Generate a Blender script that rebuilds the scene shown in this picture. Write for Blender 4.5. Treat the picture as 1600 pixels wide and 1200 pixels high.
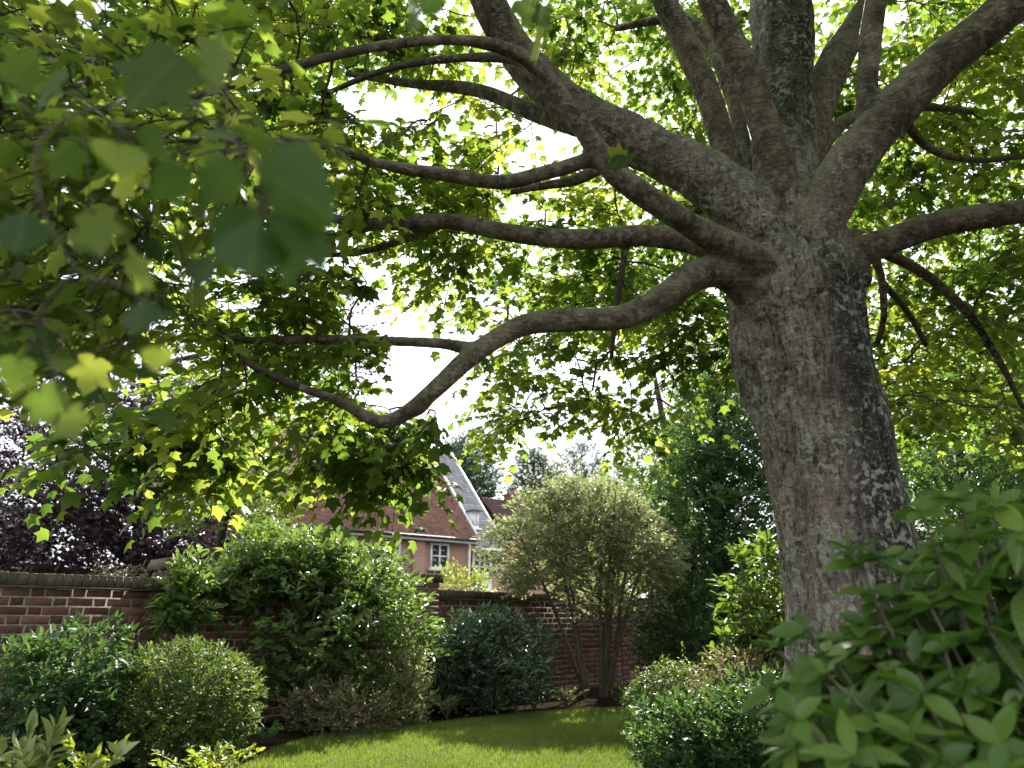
import bpy, math, random
import numpy as np
from mathutils import Vector, Matrix

# ------------------------------------------------------------------ camera, world, sun, exposure
SC = bpy.context.scene
for o in list(bpy.data.objects):
    bpy.data.objects.remove(o)
R = math.radians
PITCH = R(18.0); CAM_H = 1.05; F = 1142.0          # F: focal length in pixels of the 1600 px wide photograph
cam_d = bpy.data.cameras.new('camera'); cam = bpy.data.objects.new('camera', cam_d)
SC.collection.objects.link(cam); SC.camera = cam
cam.location = (0, 0, CAM_H); cam.rotation_euler = (R(90) + PITCH, 0, 0)
cam_d.sensor_width = 36; cam_d.lens = 36 * F / 1600
cam_d.clip_start = 0.05; cam_d.clip_end = 2000
cam_d.dof.use_dof = True; cam_d.dof.focus_distance = 5.2; cam_d.dof.aperture_fstop = 2.2

SUN_DIR = Vector((0.175, 0.829, 0.684)).normalized()      # towards the sun, seen through the leaves
SUN_EL = math.asin(SUN_DIR.z); SUN_AZ = math.atan2(SUN_DIR.x, SUN_DIR.y)
world = bpy.data.worlds.new('World'); SC.world = world; world.use_nodes = True
wn = world.node_tree.nodes; wl = world.node_tree.links; wn.clear()
sky = wn.new('ShaderNodeTexSky'); sky.sky_type = 'NISHITA'; sky.sun_disc = False
sky.sun_elevation = SUN_EL; sky.sun_rotation = SUN_AZ
sky.dust_density = 1.5; sky.air_density = 1.0; sky.ozone_density = 1.0
# thin bright cloud over the whole sky
tc = wn.new('ShaderNodeTexCoord'); mp = wn.new('ShaderNodeMapping'); mp.inputs['Scale'].default_value = (1.5, 1.5, 4.0)
nz = wn.new('ShaderNodeTexNoise'); nz.inputs['Scale'].default_value = 1.7; nz.inputs['Detail'].default_value = 8
rmp = wn.new('ShaderNodeMapRange'); rmp.inputs[1].default_value = 0.3; rmp.inputs[2].default_value = 0.65
rmp.inputs[3].default_value = 0.72; rmp.inputs[4].default_value = 0.98
mx = wn.new('ShaderNodeMix'); mx.data_type = 'RGBA'
mx.inputs[7].default_value = (7.6, 7.8, 8.3, 1)
bg = wn.new('ShaderNodeBackground'); bg.inputs['Strength'].default_value = 0.10
wo = wn.new('ShaderNodeOutputWorld')
wl.new(tc.outputs['Generated'], mp.inputs['Vector']); wl.new(mp.outputs[0], nz.inputs['Vector'])
wl.new(nz.outputs[0], rmp.inputs[0]); wl.new(rmp.outputs[0], mx.inputs[0])
wl.new(sky.outputs[0], mx.inputs[6]); wl.new(mx.outputs[2], bg.inputs['Color']); wl.new(bg.outputs[0], wo.inputs[0])

sun_d = bpy.data.lights.new('sun', 'SUN'); sun_d.energy = 5.0; sun_d.angle = R(0.53); sun_d.color = (1.0, 0.94, 0.84)
sun = bpy.data.objects.new('sun', sun_d); SC.collection.objects.link(sun)
sun.rotation_euler = SUN_DIR.to_track_quat('Z', 'Y').to_euler(); sun.location = (0, 0, 30)

SC.view_settings.view_transform = 'Standard'; SC.view_settings.look = 'None'
SC.view_settings.exposure = 1.45; SC.view_settings.gamma = 1.0; SC.view_settings.use_curve_mapping = False
SC.render.engine = 'CYCLES'
SC.cycles.max_bounces = 6; SC.cycles.diffuse_bounces = 4; SC.cycles.transmission_bounces = 4
SC.cycles.glossy_bounces = 2; SC.cycles.transparent_max_bounces = 4
SC.cycles.use_denoising = True
SC.cycles.sample_clamp_indirect = 8.0

# ------------------------------------------------------------------ helpers
rng = np.random.default_rng(11); random.seed(11)
cP, sP = math.cos(PITCH), math.sin(PITCH)
def ray(px, py):
    x = (px - 800) / F; u = (600 - py) / F
    return x, cP - u * sP, sP + u * cP
def at(px, py, Y):                       # the point on a pixel's ray at forward distance Y
    x, f, u = ray(px, py)
    return np.array([x * Y / f, Y, CAM_H + u * Y / f])
def gnd(px, py, z=0.0):                  # where a pixel's ray meets the ground
    x, f, u = ray(px, py); t = (z - CAM_H) / u
    return np.array([x * t, f * t, z])
def mpp(py, Y):                          # metres per pixel at that depth
    return Y / ray(800, py)[1] / F
def project(P):
    P = np.asarray(P, float); x = P[..., 0]; y = P[..., 1]; z = P[..., 2] - CAM_H
    d = y * cP + z * sP; v = -y * sP + z * cP
    d = np.where(np.abs(d) < 1e-6, 1e-6, d)
    return 800 + F * x / d, 600 - F * v / d, d

def _h(i, j, k, s):
    n = (i * 374761393 + j * 668265263 + k * 2147483647 * 3 + s * 974711) & 0xFFFFFFFF
    n = ((n ^ (n >> 13)) * 1274126177) & 0xFFFFFFFF
    n = ((n ^ (n >> 16)) * 2246822519) & 0xFFFFFFFF
    return ((n ^ (n >> 15)) & 0xFFFFFF) / float(0xFFFFFF)
def vn(P, s=0):                          # value noise, 0..1
    P = np.asarray(P, float); I = np.floor(P).astype(np.int64); f = P - I; f = f * f * (3 - 2 * f)
    r = 0
    for a in (0, 1):
        for b in (0, 1):
            for c in (0, 1):
                w = (f[:, 0] if a else 1 - f[:, 0]) * (f[:, 1] if b else 1 - f[:, 1]) * (f[:, 2] if c else 1 - f[:, 2])
                r = r + w * _h(I[:, 0] + a, I[:, 1] + b, I[:, 2] + c, s)
    return r
def fbm(P, s=0, o=3):
    r = 0; a = 0.5; t = 0
    for k in range(o):
        r = r + a * vn(np.asarray(P) * 2 ** k, s + k); t += a; a *= .5
    return r / t
def unit(v):
    v = np.asarray(v, float); return v / np.maximum(np.linalg.norm(v, axis=-1, keepdims=True), 1e-9)

COL = SC.collection
def tag(o, label=None, cat=None, group=None, kind=None):
    if label: o['label'] = label
    if cat: o['category'] = cat
    if group: o['group'] = group
    if kind: o['kind'] = kind
    return o
def empty(name, loc, label, cat, group=None):
    o = bpy.data.objects.new(name, None); COL.objects.link(o); o.location = [float(c) for c in loc]
    o.empty_display_size = .1
    return tag(o, label, cat, group)
def root_of(p):
    L = np.zeros(3)
    while p is not None:
        L = L + np.array(p.location); p = p.parent
    return L
def make_mesh(name, V, Fs, mat, smooth=False, tint=None, uv=None):
    """Fs: one (n,k) index array or a list of them"""
    if isinstance(Fs, np.ndarray): Fs = [Fs]
    Fs = [np.asarray(f, np.int32) for f in Fs if len(f)]
    me = bpy.data.meshes.new(name); V = np.asarray(V, np.float32)
    nl = sum(f.size for f in Fs); npol = sum(len(f) for f in Fs)
    me.vertices.add(len(V)); me.loops.add(nl); me.polygons.add(npol)
    me.vertices.foreach_set('co', V.ravel())
    me.loops.foreach_set('vertex_index', np.concatenate([f.ravel() for f in Fs]))
    tot = np.concatenate([np.full(len(f), f.shape[1], np.int32) for f in Fs])
    me.polygons.foreach_set('loop_start', np.concatenate([[0], np.cumsum(tot)[:-1]]).astype(np.int32))
    if smooth: me.polygons.foreach_set('use_smooth', np.ones(npol, bool))
    if tint is not None:
        at_ = me.attributes.new('tint', 'FLOAT', 'POINT'); at_.data.foreach_set('value', np.asarray(tint, np.float32))
    if uv is not None:
        ul = me.uv_layers.new(name='UVMap')
        ul.data.foreach_set('uv', np.asarray(uv, np.float32)[np.concatenate([f.ravel() for f in Fs])].ravel())
    me.update(calc_edges=True)
    if mat: me.materials.append(mat)
    return me
def obj(name, me, parent=None, kind=None):
    o = bpy.data.objects.new(name, me); COL.objects.link(o); o.parent = parent
    if kind: o['kind'] = kind
    return o
class MB:
    def __init__(s): s.V = []; s.Q = []; s.T = []; s.n = 0; s.tint = []
    def add(s, V, F, t=0.5):
        V = np.asarray(V, float); F = np.asarray(F, np.int64)
        s.V.append(V); (s.Q if F.shape[1] == 4 else s.T).append(F + s.n); s.n += len(V); s.tint.append(np.full(len(V), t))
        return s
    def box(s, c, sz, rz=0.0, t=.5):
        c = np.asarray(c, float); h = np.asarray(sz, float) / 2
        v = np.array([[x, y, z] for x in (-1, 1) for y in (-1, 1) for z in (-1, 1)]) * h
        ca, sa = math.cos(rz), math.sin(rz)
        v = np.stack([v[:, 0] * ca - v[:, 1] * sa, v[:, 0] * sa + v[:, 1] * ca, v[:, 2]], 1) + c
        return s.add(v, [[0, 1, 3, 2], [4, 6, 7, 5], [0, 4, 5, 1], [2, 3, 7, 6], [0, 2, 6, 4], [1, 5, 7, 3]], t)
    def quad(s, a, b, c, d, t=.5): return s.add([a, b, c, d], [[0, 1, 2, 3]], t)
    def tube(s, P, r, n=6, t=.5):
        V, Q, T = tube(P, r, n); k = s.n; s.add(V, Q, t)
        s.T.append(T + k); return s
    def mesh(s, name, mat, smooth=False, off=(0, 0, 0)):
        fs = ([np.concatenate(s.Q)] if s.Q else []) + ([np.concatenate(s.T)] if s.T else [])
        return make_mesh(name, np.concatenate(s.V) - np.asarray(off), fs, mat, smooth, np.concatenate(s.tint))
    def build(s, name, mat, parent=None, smooth=False, kind=None):
        return obj(name, s.mesh(name, mat, smooth, root_of(parent)), parent, kind)
def tube(P, r, n=6):
    P = np.asarray(P, float); m = len(P); r = np.broadcast_to(np.asarray(r, float), (m,))
    T = unit(np.gradient(P, axis=0)); ref = np.array([0, 0, 1.]) if abs(T[0, 2]) < .9 else np.array([1., 0, 0])
    Nn = unit(ref - T[0] * np.dot(ref, T[0])); V = []
    a = np.arange(n) * 2 * math.pi / n
    for i in range(m):
        Nn = unit(Nn - T[i] * np.dot(Nn, T[i])); B = np.cross(T[i], Nn)
        V.append(P[i] + r[i] * (np.cos(a)[:, None] * Nn + np.sin(a)[:, None] * B))
    V = np.concatenate(V + [P[:1], P[-1:]]); i = np.arange(m - 1)[:, None] * n; j = np.arange(n)[None]; j2 = (j + 1) % n
    Q = np.stack([i + j, i + j2, i + n + j2, i + n + j], -1).reshape(-1, 4)
    k = np.arange(n); k2 = (k + 1) % n
    Tt = np.concatenate([np.stack([np.full(n, m * n), k2, k], 1), np.stack([np.full(n, m * n + 1), (m - 1) * n + k, (m - 1) * n + k2], 1)])
    return V, Q, Tt
def spline(P, step):                    # Catmull-Rom through rows [x,y,z,r..]
    P = np.asarray(P, float); Q = np.concatenate([[2 * P[0] - P[1]], P, [2 * P[-1] - P[-2]]]); out = []
    for i in range(1, len(Q) - 2):
        a, b, c, d = Q[i - 1:i + 3]; n = max(2, int(np.linalg.norm(c[:3] - b[:3]) / step))
        t = np.linspace(0, 1, n, endpoint=False)[:, None]
        out.append(.5 * (2 * b + (c - a) * t + (2 * a - 5 * b + 4 * c - d) * t ** 2 + (3 * b - a - 3 * c + d) * t ** 3))
    return np.concatenate(out + [P[-1:]])

# ------------------------------------------------------------------ materials
def nt(name):
    m = bpy.data.materials.new(name); m.use_nodes = True; n = m.node_tree.nodes; n.clear()
    out = n.new('ShaderNodeOutputMaterial'); return m, n, m.node_tree.links, out
def ramp(n, cols):
    r = n.new('ShaderNodeValToRGB'); e = r.color_ramp.elements
    while len(e) < len(cols): e.new(1.0)
    for i, c in enumerate(cols):
        e[i].position = c[0] if len(c) == 2 else i / max(1, len(cols) - 1)
        col = c[1] if len(c) == 2 else c
        e[i].color = (*col, 1)
    return r
def leaf_mat(name, cols, tcols, rough=.45, trans=.45, src='attr', veins=False, spec=.5, vs=.45):
    m, n, l, out = nt(name)
    if src == 'attr':
        a = n.new('ShaderNodeAttribute'); a.attribute_name = 'tint'; fac = a.outputs['Fac']
    else:
        a = n.new('ShaderNodeObjectInfo'); fac = a.outputs['Random']
    r1 = ramp(n, cols); r2 = ramp(n, tcols); l.new(fac, r1.inputs[0]); l.new(fac, r2.inputs[0])
    p = n.new('ShaderNodeBsdfPrincipled'); p.inputs['Roughness'].default_value = rough
    p.inputs['Specular IOR Level'].default_value = spec
    t = n.new('ShaderNodeBsdfTranslucent'); mxs = n.new('ShaderNodeMixShader'); mxs.inputs[0].default_value = trans
    c1, c2 = r1.outputs[0], r2.outputs[0]
    if veins:
        uv = n.new('ShaderNodeUVMap'); sp = n.new('ShaderNodeSeparateXYZ'); l.new(uv.outputs[0], sp.inputs[0])
        ab = n.new('ShaderNodeMath'); ab.operation = 'ABSOLUTE'; l.new(sp.outputs[0], ab.inputs[0])
        m1 = n.new('ShaderNodeMath'); m1.operation = 'MULTIPLY_ADD'; l.new(ab.outputs[0], m1.inputs[0]); m1.inputs[1].default_value = -.8; l.new(sp.outputs[1], m1.inputs[2])
        m2 = n.new('ShaderNodeMath'); m2.operation = 'PINGPONG'; l.new(m1.outputs[0], m2.inputs[0]); m2.inputs[1].default_value = .06
        mr = n.new('ShaderNodeMapRange'); mr.inputs[1].default_value = .0; mr.inputs[2].default_value = .016; mr.inputs[3].default_value = 1; mr.inputs[4].default_value = 0
        l.new(m2.outputs[0], mr.inputs[0])
        mm = n.new('ShaderNodeMapRange'); mm.inputs[1].default_value = .008; mm.inputs[2].default_value = .022; mm.inputs[3].default_value = 1; mm.inputs[4].default_value = 0
        l.new(ab.outputs[0], mm.inputs[0])
        mxx = n.new('ShaderNodeMath'); mxx.operation = 'MAXIMUM'; l.new(mr.outputs[0], mxx.inputs[0]); l.new(mm.outputs[0], mxx.inputs[1])
        k = n.new('ShaderNodeMath'); k.operation = 'MULTIPLY'; l.new(mxx.outputs[0], k.inputs[0]); k.inputs[1].default_value = vs
        def lighten(c):
            q = n.new('ShaderNodeMix'); q.data_type = 'RGBA'; l.new(k.outputs[0], q.inputs[0]); l.new(c, q.inputs[6]); q.inputs[7].default_value = (.22, .3, .09, 1); return q.outputs[2]
        c1, c2 = lighten(c1), lighten(c2)
        nn = n.new('ShaderNodeTexNoise'); nn.inputs['Scale'].default_value = 14; l.new(uv.outputs[0], nn.inputs['Vector'])
        ad = n.new('ShaderNodeMath'); ad.operation = 'MULTIPLY_ADD'; l.new(mxx.outputs[0], ad.inputs[0]); ad.inputs[1].default_value = -.6; l.new(nn.outputs[0], ad.inputs[2])
        b = n.new('ShaderNodeBump'); b.inputs['Strength'].default_value = .35; b.inputs['Distance'].default_value = .004
        l.new(ad.outputs[0], b.inputs['Height']); l.new(b.outputs[0], p.inputs['Normal'])
    l.new(c1, p.inputs['Base Color']); l.new(c2, t.inputs['Color'])
    l.new(p.outputs[0], mxs.inputs[1]); l.new(t.outputs[0], mxs.inputs[2]); l.new(mxs.outputs[0], out.inputs[0])
    return m
def surf_mat(name, cols, scale=8, rough=.8, bump=.4, dist=.01, detail=8, stretch=(1, 1, 1), spec=.3, tintmul=0.0, scale2=None):
    m, n, l, out = nt(name)
    t = n.new('ShaderNodeTexCoord'); mpn = n.new('ShaderNodeMapping'); mpn.inputs['Scale'].default_value = stretch
    l.new(t.outputs['Object'], mpn.inputs['Vector'])
    z = n.new('ShaderNodeTexNoise'); z.inputs['Scale'].default_value = scale; z.inputs['Detail'].default_value = detail; z.inputs['Roughness'].default_value = .65
    l.new(mpn.outputs[0], z.inputs['Vector'])
    fac = z.outputs[0]
    if scale2:
        z2 = n.new('ShaderNodeTexNoise'); z2.inputs['Scale'].default_value = scale2; z2.inputs['Detail'].default_value = 4
        l.new(mpn.outputs[0], z2.inputs['Vector'])
        q = n.new('ShaderNodeMath'); q.operation = 'ADD'; l.new(z.outputs[0], q.inputs[0]); l.new(z2.outputs[0], q.inputs[1])
        q2 = n.new('ShaderNodeMath'); q2.operation = 'MULTIPLY'; l.new(q.outputs[0], q2.inputs[0]); q2.inputs[1].default_value = .5; fac = q2.outputs[0]
    st = n.new('ShaderNodeMapRange'); st.inputs[1].default_value = .3; st.inputs[2].default_value = .7; l.new(fac, st.inputs[0])
    r = ramp(n, cols); l.new(st.outputs[0], r.inputs[0]); c = r.outputs[0]
    if tintmul:
        a = n.new('ShaderNodeAttribute'); a.attribute_name = 'tint'
        oi = n.new('ShaderNodeObjectInfo'); s0 = n.new('ShaderNodeMath'); s0.operation = 'ADD'; l.new(a.outputs['Fac'], s0.inputs[0]); l.new(oi.outputs['Random'], s0.inputs[1])
        fr = n.new('ShaderNodeMath'); fr.operation = 'FRACT'; l.new(s0.outputs[0], fr.inputs[0])
        mr = n.new('ShaderNodeMapRange'); mr.inputs[3].default_value = 1 - tintmul; mr.inputs[4].default_value = 1 + tintmul; l.new(fr.outputs[0], mr.inputs[0])
        vm = n.new('ShaderNodeVectorMath'); vm.operation = 'SCALE'; l.new(c, vm.inputs[0]); l.new(mr.outputs[0], vm.inputs['Scale']); c = vm.outputs[0]
    p = n.new('ShaderNodeBsdfPrincipled'); p.inputs['Roughness'].default_value = rough; p.inputs['Specular IOR Level'].default_value = spec
    b = n.new('ShaderNodeBump'); b.inputs['Strength'].default_value = bump; b.inputs['Distance'].default_value = dist
    l.new(fac, b.inputs['Height']); l.new(b.outputs[0], p.inputs['Normal']); l.new(c, p.inputs['Base Color']); l.new(p.outputs[0], out.inputs[0])
    return m
G = lambda *a: tuple(a)
M = {}
MAPLE_C = [(.020, .046, .012), (.045, .085, .020), (.080, .125, .030)]
MAPLE_T = [(.11, .20, .025), (.27, .40, .040), (.60, .66, .075)]
M['maple'] = leaf_mat('maple_leaf', MAPLE_C, MAPLE_T, .42, .55)
M['maple_o'] = leaf_mat('maple_leaf_big', MAPLE_C, MAPLE_T, .5, .5, 'obj', True, spec=.2, vs=.3)
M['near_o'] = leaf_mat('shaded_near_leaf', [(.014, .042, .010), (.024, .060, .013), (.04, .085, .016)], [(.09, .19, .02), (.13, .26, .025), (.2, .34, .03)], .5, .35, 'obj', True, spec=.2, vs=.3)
M['sunlit_o'] = leaf_mat('sunlit_near_leaf', [(.12, .19, .02), (.15, .22, .025)], [(.45, .58, .03), (.5, .62, .04)], .42, .5, 'obj', True)  # near leaf with the sunlight put into its colour
M['hydra_o'] = leaf_mat('glossy_oval_leaf', [(.040, .090, .016), (.072, .142, .022), (.125, .205, .030)], [(.13, .27, .03), (.20, .38, .035), (.36, .52, .045)], .28, .4, 'obj', True, vs=.75, spec=.38)
M['hydra'] = leaf_mat('glossy_oval_leaf_mass', [(.040, .090, .016), (.072, .142, .022), (.125, .205, .030)], [(.10, .24, .03), (.14, .31, .035), (.22, .40, .04)], .36, .35)
M['laurel'] = leaf_mat('laurel_leaf', [(.028, .062, .018), (.052, .10, .025), (.10, .155, .04)], [(.14, .24, .04), (.22, .34, .05), (.38, .50, .08)], .34, .40)
M['dark'] = leaf_mat('dark_evergreen_leaf', [(.022, .054, .018), (.036, .078, .026), (.060, .11, .034)], [(.08, .17, .03), (.12, .24, .04), (.18, .32, .05)], .5, .32, spec=.3)
M['box'] = leaf_mat('box_leaf', [(.040, .070, .020), (.065, .105, .026), (.10, .14, .034)], [(.12, .20, .03), (.18, .28, .035), (.28, .36, .05)], .52, .35, spec=.3)
M['sage'] = leaf_mat('sage_leaf', [(.085, .108, .05), (.135, .155, .075), (.22, .235, .13)], [(.22, .27, .09), (.33, .37, .13), (.5, .53, .24)], .5, .45)
M['yellow'] = leaf_mat('yellow_green_leaf', [(.055, .10, .012), (.095, .145, .016), (.15, .18, .022)], [(.28, .38, .02), (.38, .48, .025), (.52, .58, .04)], .42, .45)
M['copper'] = leaf_mat('copper_leaf', [(.014, .010, .013), (.022, .015, .019), (.034, .022, .022)], [(.04, .016, .024), (.065, .026, .03), (.12, .055, .04)], .4, .35)
M['midtree'] = leaf_mat('mid_tree_leaf', [(.03, .062, .014), (.05, .092, .018), (.075, .125, .024)], [(.15, .26, .03), (.22, .34, .03), (.34, .45, .05)], .45, .42)
M['blue'] = leaf_mat('far_tree_leaf', [(.026, .05, .026), (.038, .066, .034), (.05, .085, .04)], [(.06, .12, .05), (.08, .15, .06), (.12, .2, .07)], .5, .3)
M['bluish'] = leaf_mat('blue_green_leaf', [(.026, .055, .028), (.040, .075, .036), (.062, .10, .046)], [(.07, .14, .05), (.1, .18, .06), (.14, .24, .07)], .33, .25, spec=.7)
M['varieg'] = leaf_mat('variegated_leaf', [(.10, .16, .035), (.20, .25, .08), (.42, .44, .22)], [(.25, .36, .06), (.36, .44, .1), (.5, .55, .25)], .45, .4)
M['bronze'] = leaf_mat('bronze_tip_leaf', [(.06, .07, .03), (.10, .09, .05), (.17, .14, .09)], [(.18, .2, .05), (.26, .24, .08), (.36, .3, .14)], .45, .4)
M['grass'] = leaf_mat('grass_blade', [(.050, .088, .016), (.072, .118, .022), (.108, .155, .034)], [(.20, .30, .035), (.27, .37, .04), (.38, .46, .06)], .5, .4)
M['twig'] = surf_mat('twig_bark', [(.03, .024, .016), (.075, .06, .04), (.12, .105, .07)], 30, .85, .4, .003)
M['stem'] = surf_mat('shrub_stem', [(.06, .048, .032), (.13, .11, .075), (.2, .18, .13)], 25, .8, .4, .004)
M['darkbark'] = surf_mat('far_bark', [(.018, .014, .012), (.04, .032, .026), (.07, .058, .045)], 9, .9, .6, .02, stretch=(1, 1, .3))
M['soil'] = surf_mat('bed_soil', [(.012, .009, .007), (.03, .023, .017), (.06, .046, .034)], 9, .95, .9, .04, scale2=60, spec=.0)
M['lawn'] = surf_mat('lawn_turf', [(.03, .048, .012), (.045, .070, .016), (.065, .092, .022)], 3, .9, .5, .02, scale2=90)
M['mortar'] = surf_mat('lime_mortar', [(.15, .14, .115), (.27, .255, .21), (.38, .36, .30)], 22, .95, .6, .006)
M['brick'] = surf_mat('red_brick', [(.075, .036, .028), (.15, .070, .052), (.22, .115, .085)], 14, .9, .5, .006, tintmul=.38, scale2=60)
M['coping'] = surf_mat('weathered_coping_brick', [(.045, .035, .028), (.10, .08, .06), (.17, .16, .115)], 16, .95, .6, .006, tintmul=.3, scale2=50)
M['white'] = surf_mat('white_paint', [(.74, .74, .72), (.8, .8, .78)], 10, .5, .05, .002)
M['slate'] = surf_mat('grey_slate', [(.16, .165, .17), (.24, .245, .25), (.32, .32, .32)], 4, .45, .2, .01, tintmul=.2, spec=.6)
M['tile'] = surf_mat('clay_roof_tile', [(.12, .062, .048), (.20, .105, .08), (.27, .16, .12)], 3, .85, .3, .01, tintmul=.25, scale2=20)
M['tile_dark'] = surf_mat('dark_roof_tile', [(.05, .032, .032), (.085, .052, .05), (.12, .08, .075)], 3, .8, .3, .01, tintmul=.25)
M['pink'] = surf_mat('pink_render', [(.42, .27, .21), (.5, .33, .26)], 3, .9, .2, .004)
M['lead'] = surf_mat('black_gutter', [(.012, .012, .013), (.025, .025, .026)], 5, .5, .1, .002)
def glass_mat():
    m, n, l, out = nt('window_glass'); p = n.new('ShaderNodeBsdfPrincipled')
    p.inputs['Base Color'].default_value = (.025, .03, .035, 1); p.inputs['Roughness'].default_value = .06; p.inputs['Specular IOR Level'].default_value = .9
    l.new(p.outputs[0], out.inputs[0]); return m
M['glass'] = glass_mat()
def brickwall_mat():
    m, n, l, out = nt('far_brickwork'); t = n.new('ShaderNodeTexCoord'); uv = n.new('ShaderNodeUVMap')
    b = n.new('ShaderNodeTexBrick'); b.inputs['Scale'].default_value = 1; b.inputs['Brick Width'].default_value = .225; b.inputs['Row Height'].default_value = .075
    b.inputs['Mortar Size'].default_value = .009; b.inputs['Color1'].default_value = (.30, .125, .085, 1); b.inputs['Color2'].default_value = (.40, .19, .13, 1); b.inputs['Mortar'].default_value = (.5, .44, .37, 1)
    l.new(uv.outputs[0], b.inputs['Vector'])
    p = n.new('ShaderNodeBsdfPrincipled'); p.inputs['Roughness'].default_value = .9
    bp = n.new('ShaderNodeBump'); bp.inputs['Strength'].default_value = .5; bp.inputs['Distance'].default_value = .01; bp.invert = True
    l.new(b.outputs['Fac'], bp.inputs['Height']); l.new(bp.outputs[0], p.inputs['Normal'])
    l.new(b.outputs[0], p.inputs['Base Color']); l.new(p.outputs[0], out.inputs[0]); return m
M['house_brick'] = brickwall_mat()

TRUNK_A = at(1335, 1000, 4.5); TRUNK_B = at(1240, 430, 4.5)
def bark_mat():
    m, n, l, out = nt('tree_bark'); g = n.new('ShaderNodeNewGeometry')
    def noise(scale, detail=6, stretch=(1, 1, 1), rough=.6, dist=0):
        mpn = n.new('ShaderNodeMapping'); mpn.inputs['Scale'].default_value = stretch; l.new(g.outputs['Position'], mpn.inputs['Vector'])
        z = n.new('ShaderNodeTexNoise'); z.inputs['Scale'].default_value = scale; z.inputs['Detail'].default_value = detail
        z.inputs['Roughness'].default_value = rough; z.inputs['Distortion'].default_value = dist; l.new(mpn.outputs[0], z.inputs['Vector']); return z.outputs[0]
    def rng_(x, a, b, c=0., d=1.):
        q = n.new('ShaderNodeMapRange'); q.inputs[1].default_value = a; q.inputs[2].default_value = b; q.inputs[3].default_value = c; q.inputs[4].default_value = d
        l.new(x, q.inputs[0]); return q.outputs[0]
    def math_(op, a, b):
        q = n.new('ShaderNodeMath'); q.operation = op
        for i, x in enumerate((a, b)):
            if isinstance(x, (int, float)): q.inputs[i].default_value = x
            else: l.new(x, q.inputs[i])
        return q.outputs[0]
    def mix(f, a, b):
        q = n.new('ShaderNodeMix'); q.data_type = 'RGBA'; l.new(f, q.inputs[0])
        for i, x in ((6, a), (7, b)):
            if isinstance(x, tuple): q.inputs[i].default_value = (*x, 1)
            else: l.new(x, q.inputs[i])
        return q.outputs[2]
    big = noise(2.2, 4); med = noise(11, 8, (1, 1, .45)); fine = noise(46, 8, (1, 1, .5), .7); spots = noise(24, 5, (1, 1, 1), .55)
    r = ramp(n, [(.055, .046, .037), (.235, .198, .166), (.54, .48, .42)]); l.new(rng_(math_('MULTIPLY', math_('ADD', med, fine), .5), .38, .62), r.inputs[0])
    c = mix(rng_(big, .42, .62, 0, .45), r.outputs[0], (.32, .235, .19))       # bare pinkish-brown bark
    c = mix(rng_(noise(38, 6, (1, 1, .3), .7), .50, .40, 0, .8), c, (.028, .023, .018))                 # fine fissures
    # plates of dark algae and flaking bark down the right-hand flank of the trunk
    sep = n.new('ShaderNodeSeparateXYZ'); l.new(g.outputs['Position'], sep.inputs[0])
    ax = TRUNK_A; sl = (TRUNK_B[0] - TRUNK_A[0]) / (TRUNK_B[2] - TRUNK_A[2])
    lx = math_('SUBTRACT', sep.outputs[0], math_('MULTIPLY_ADD', sep.outputs[2], sl)); lx.node.inputs[1].default_value
    return m, n, l, out, g, noise, rng_, math_, mix, big, med, fine, spots, c, sep, sl
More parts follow.
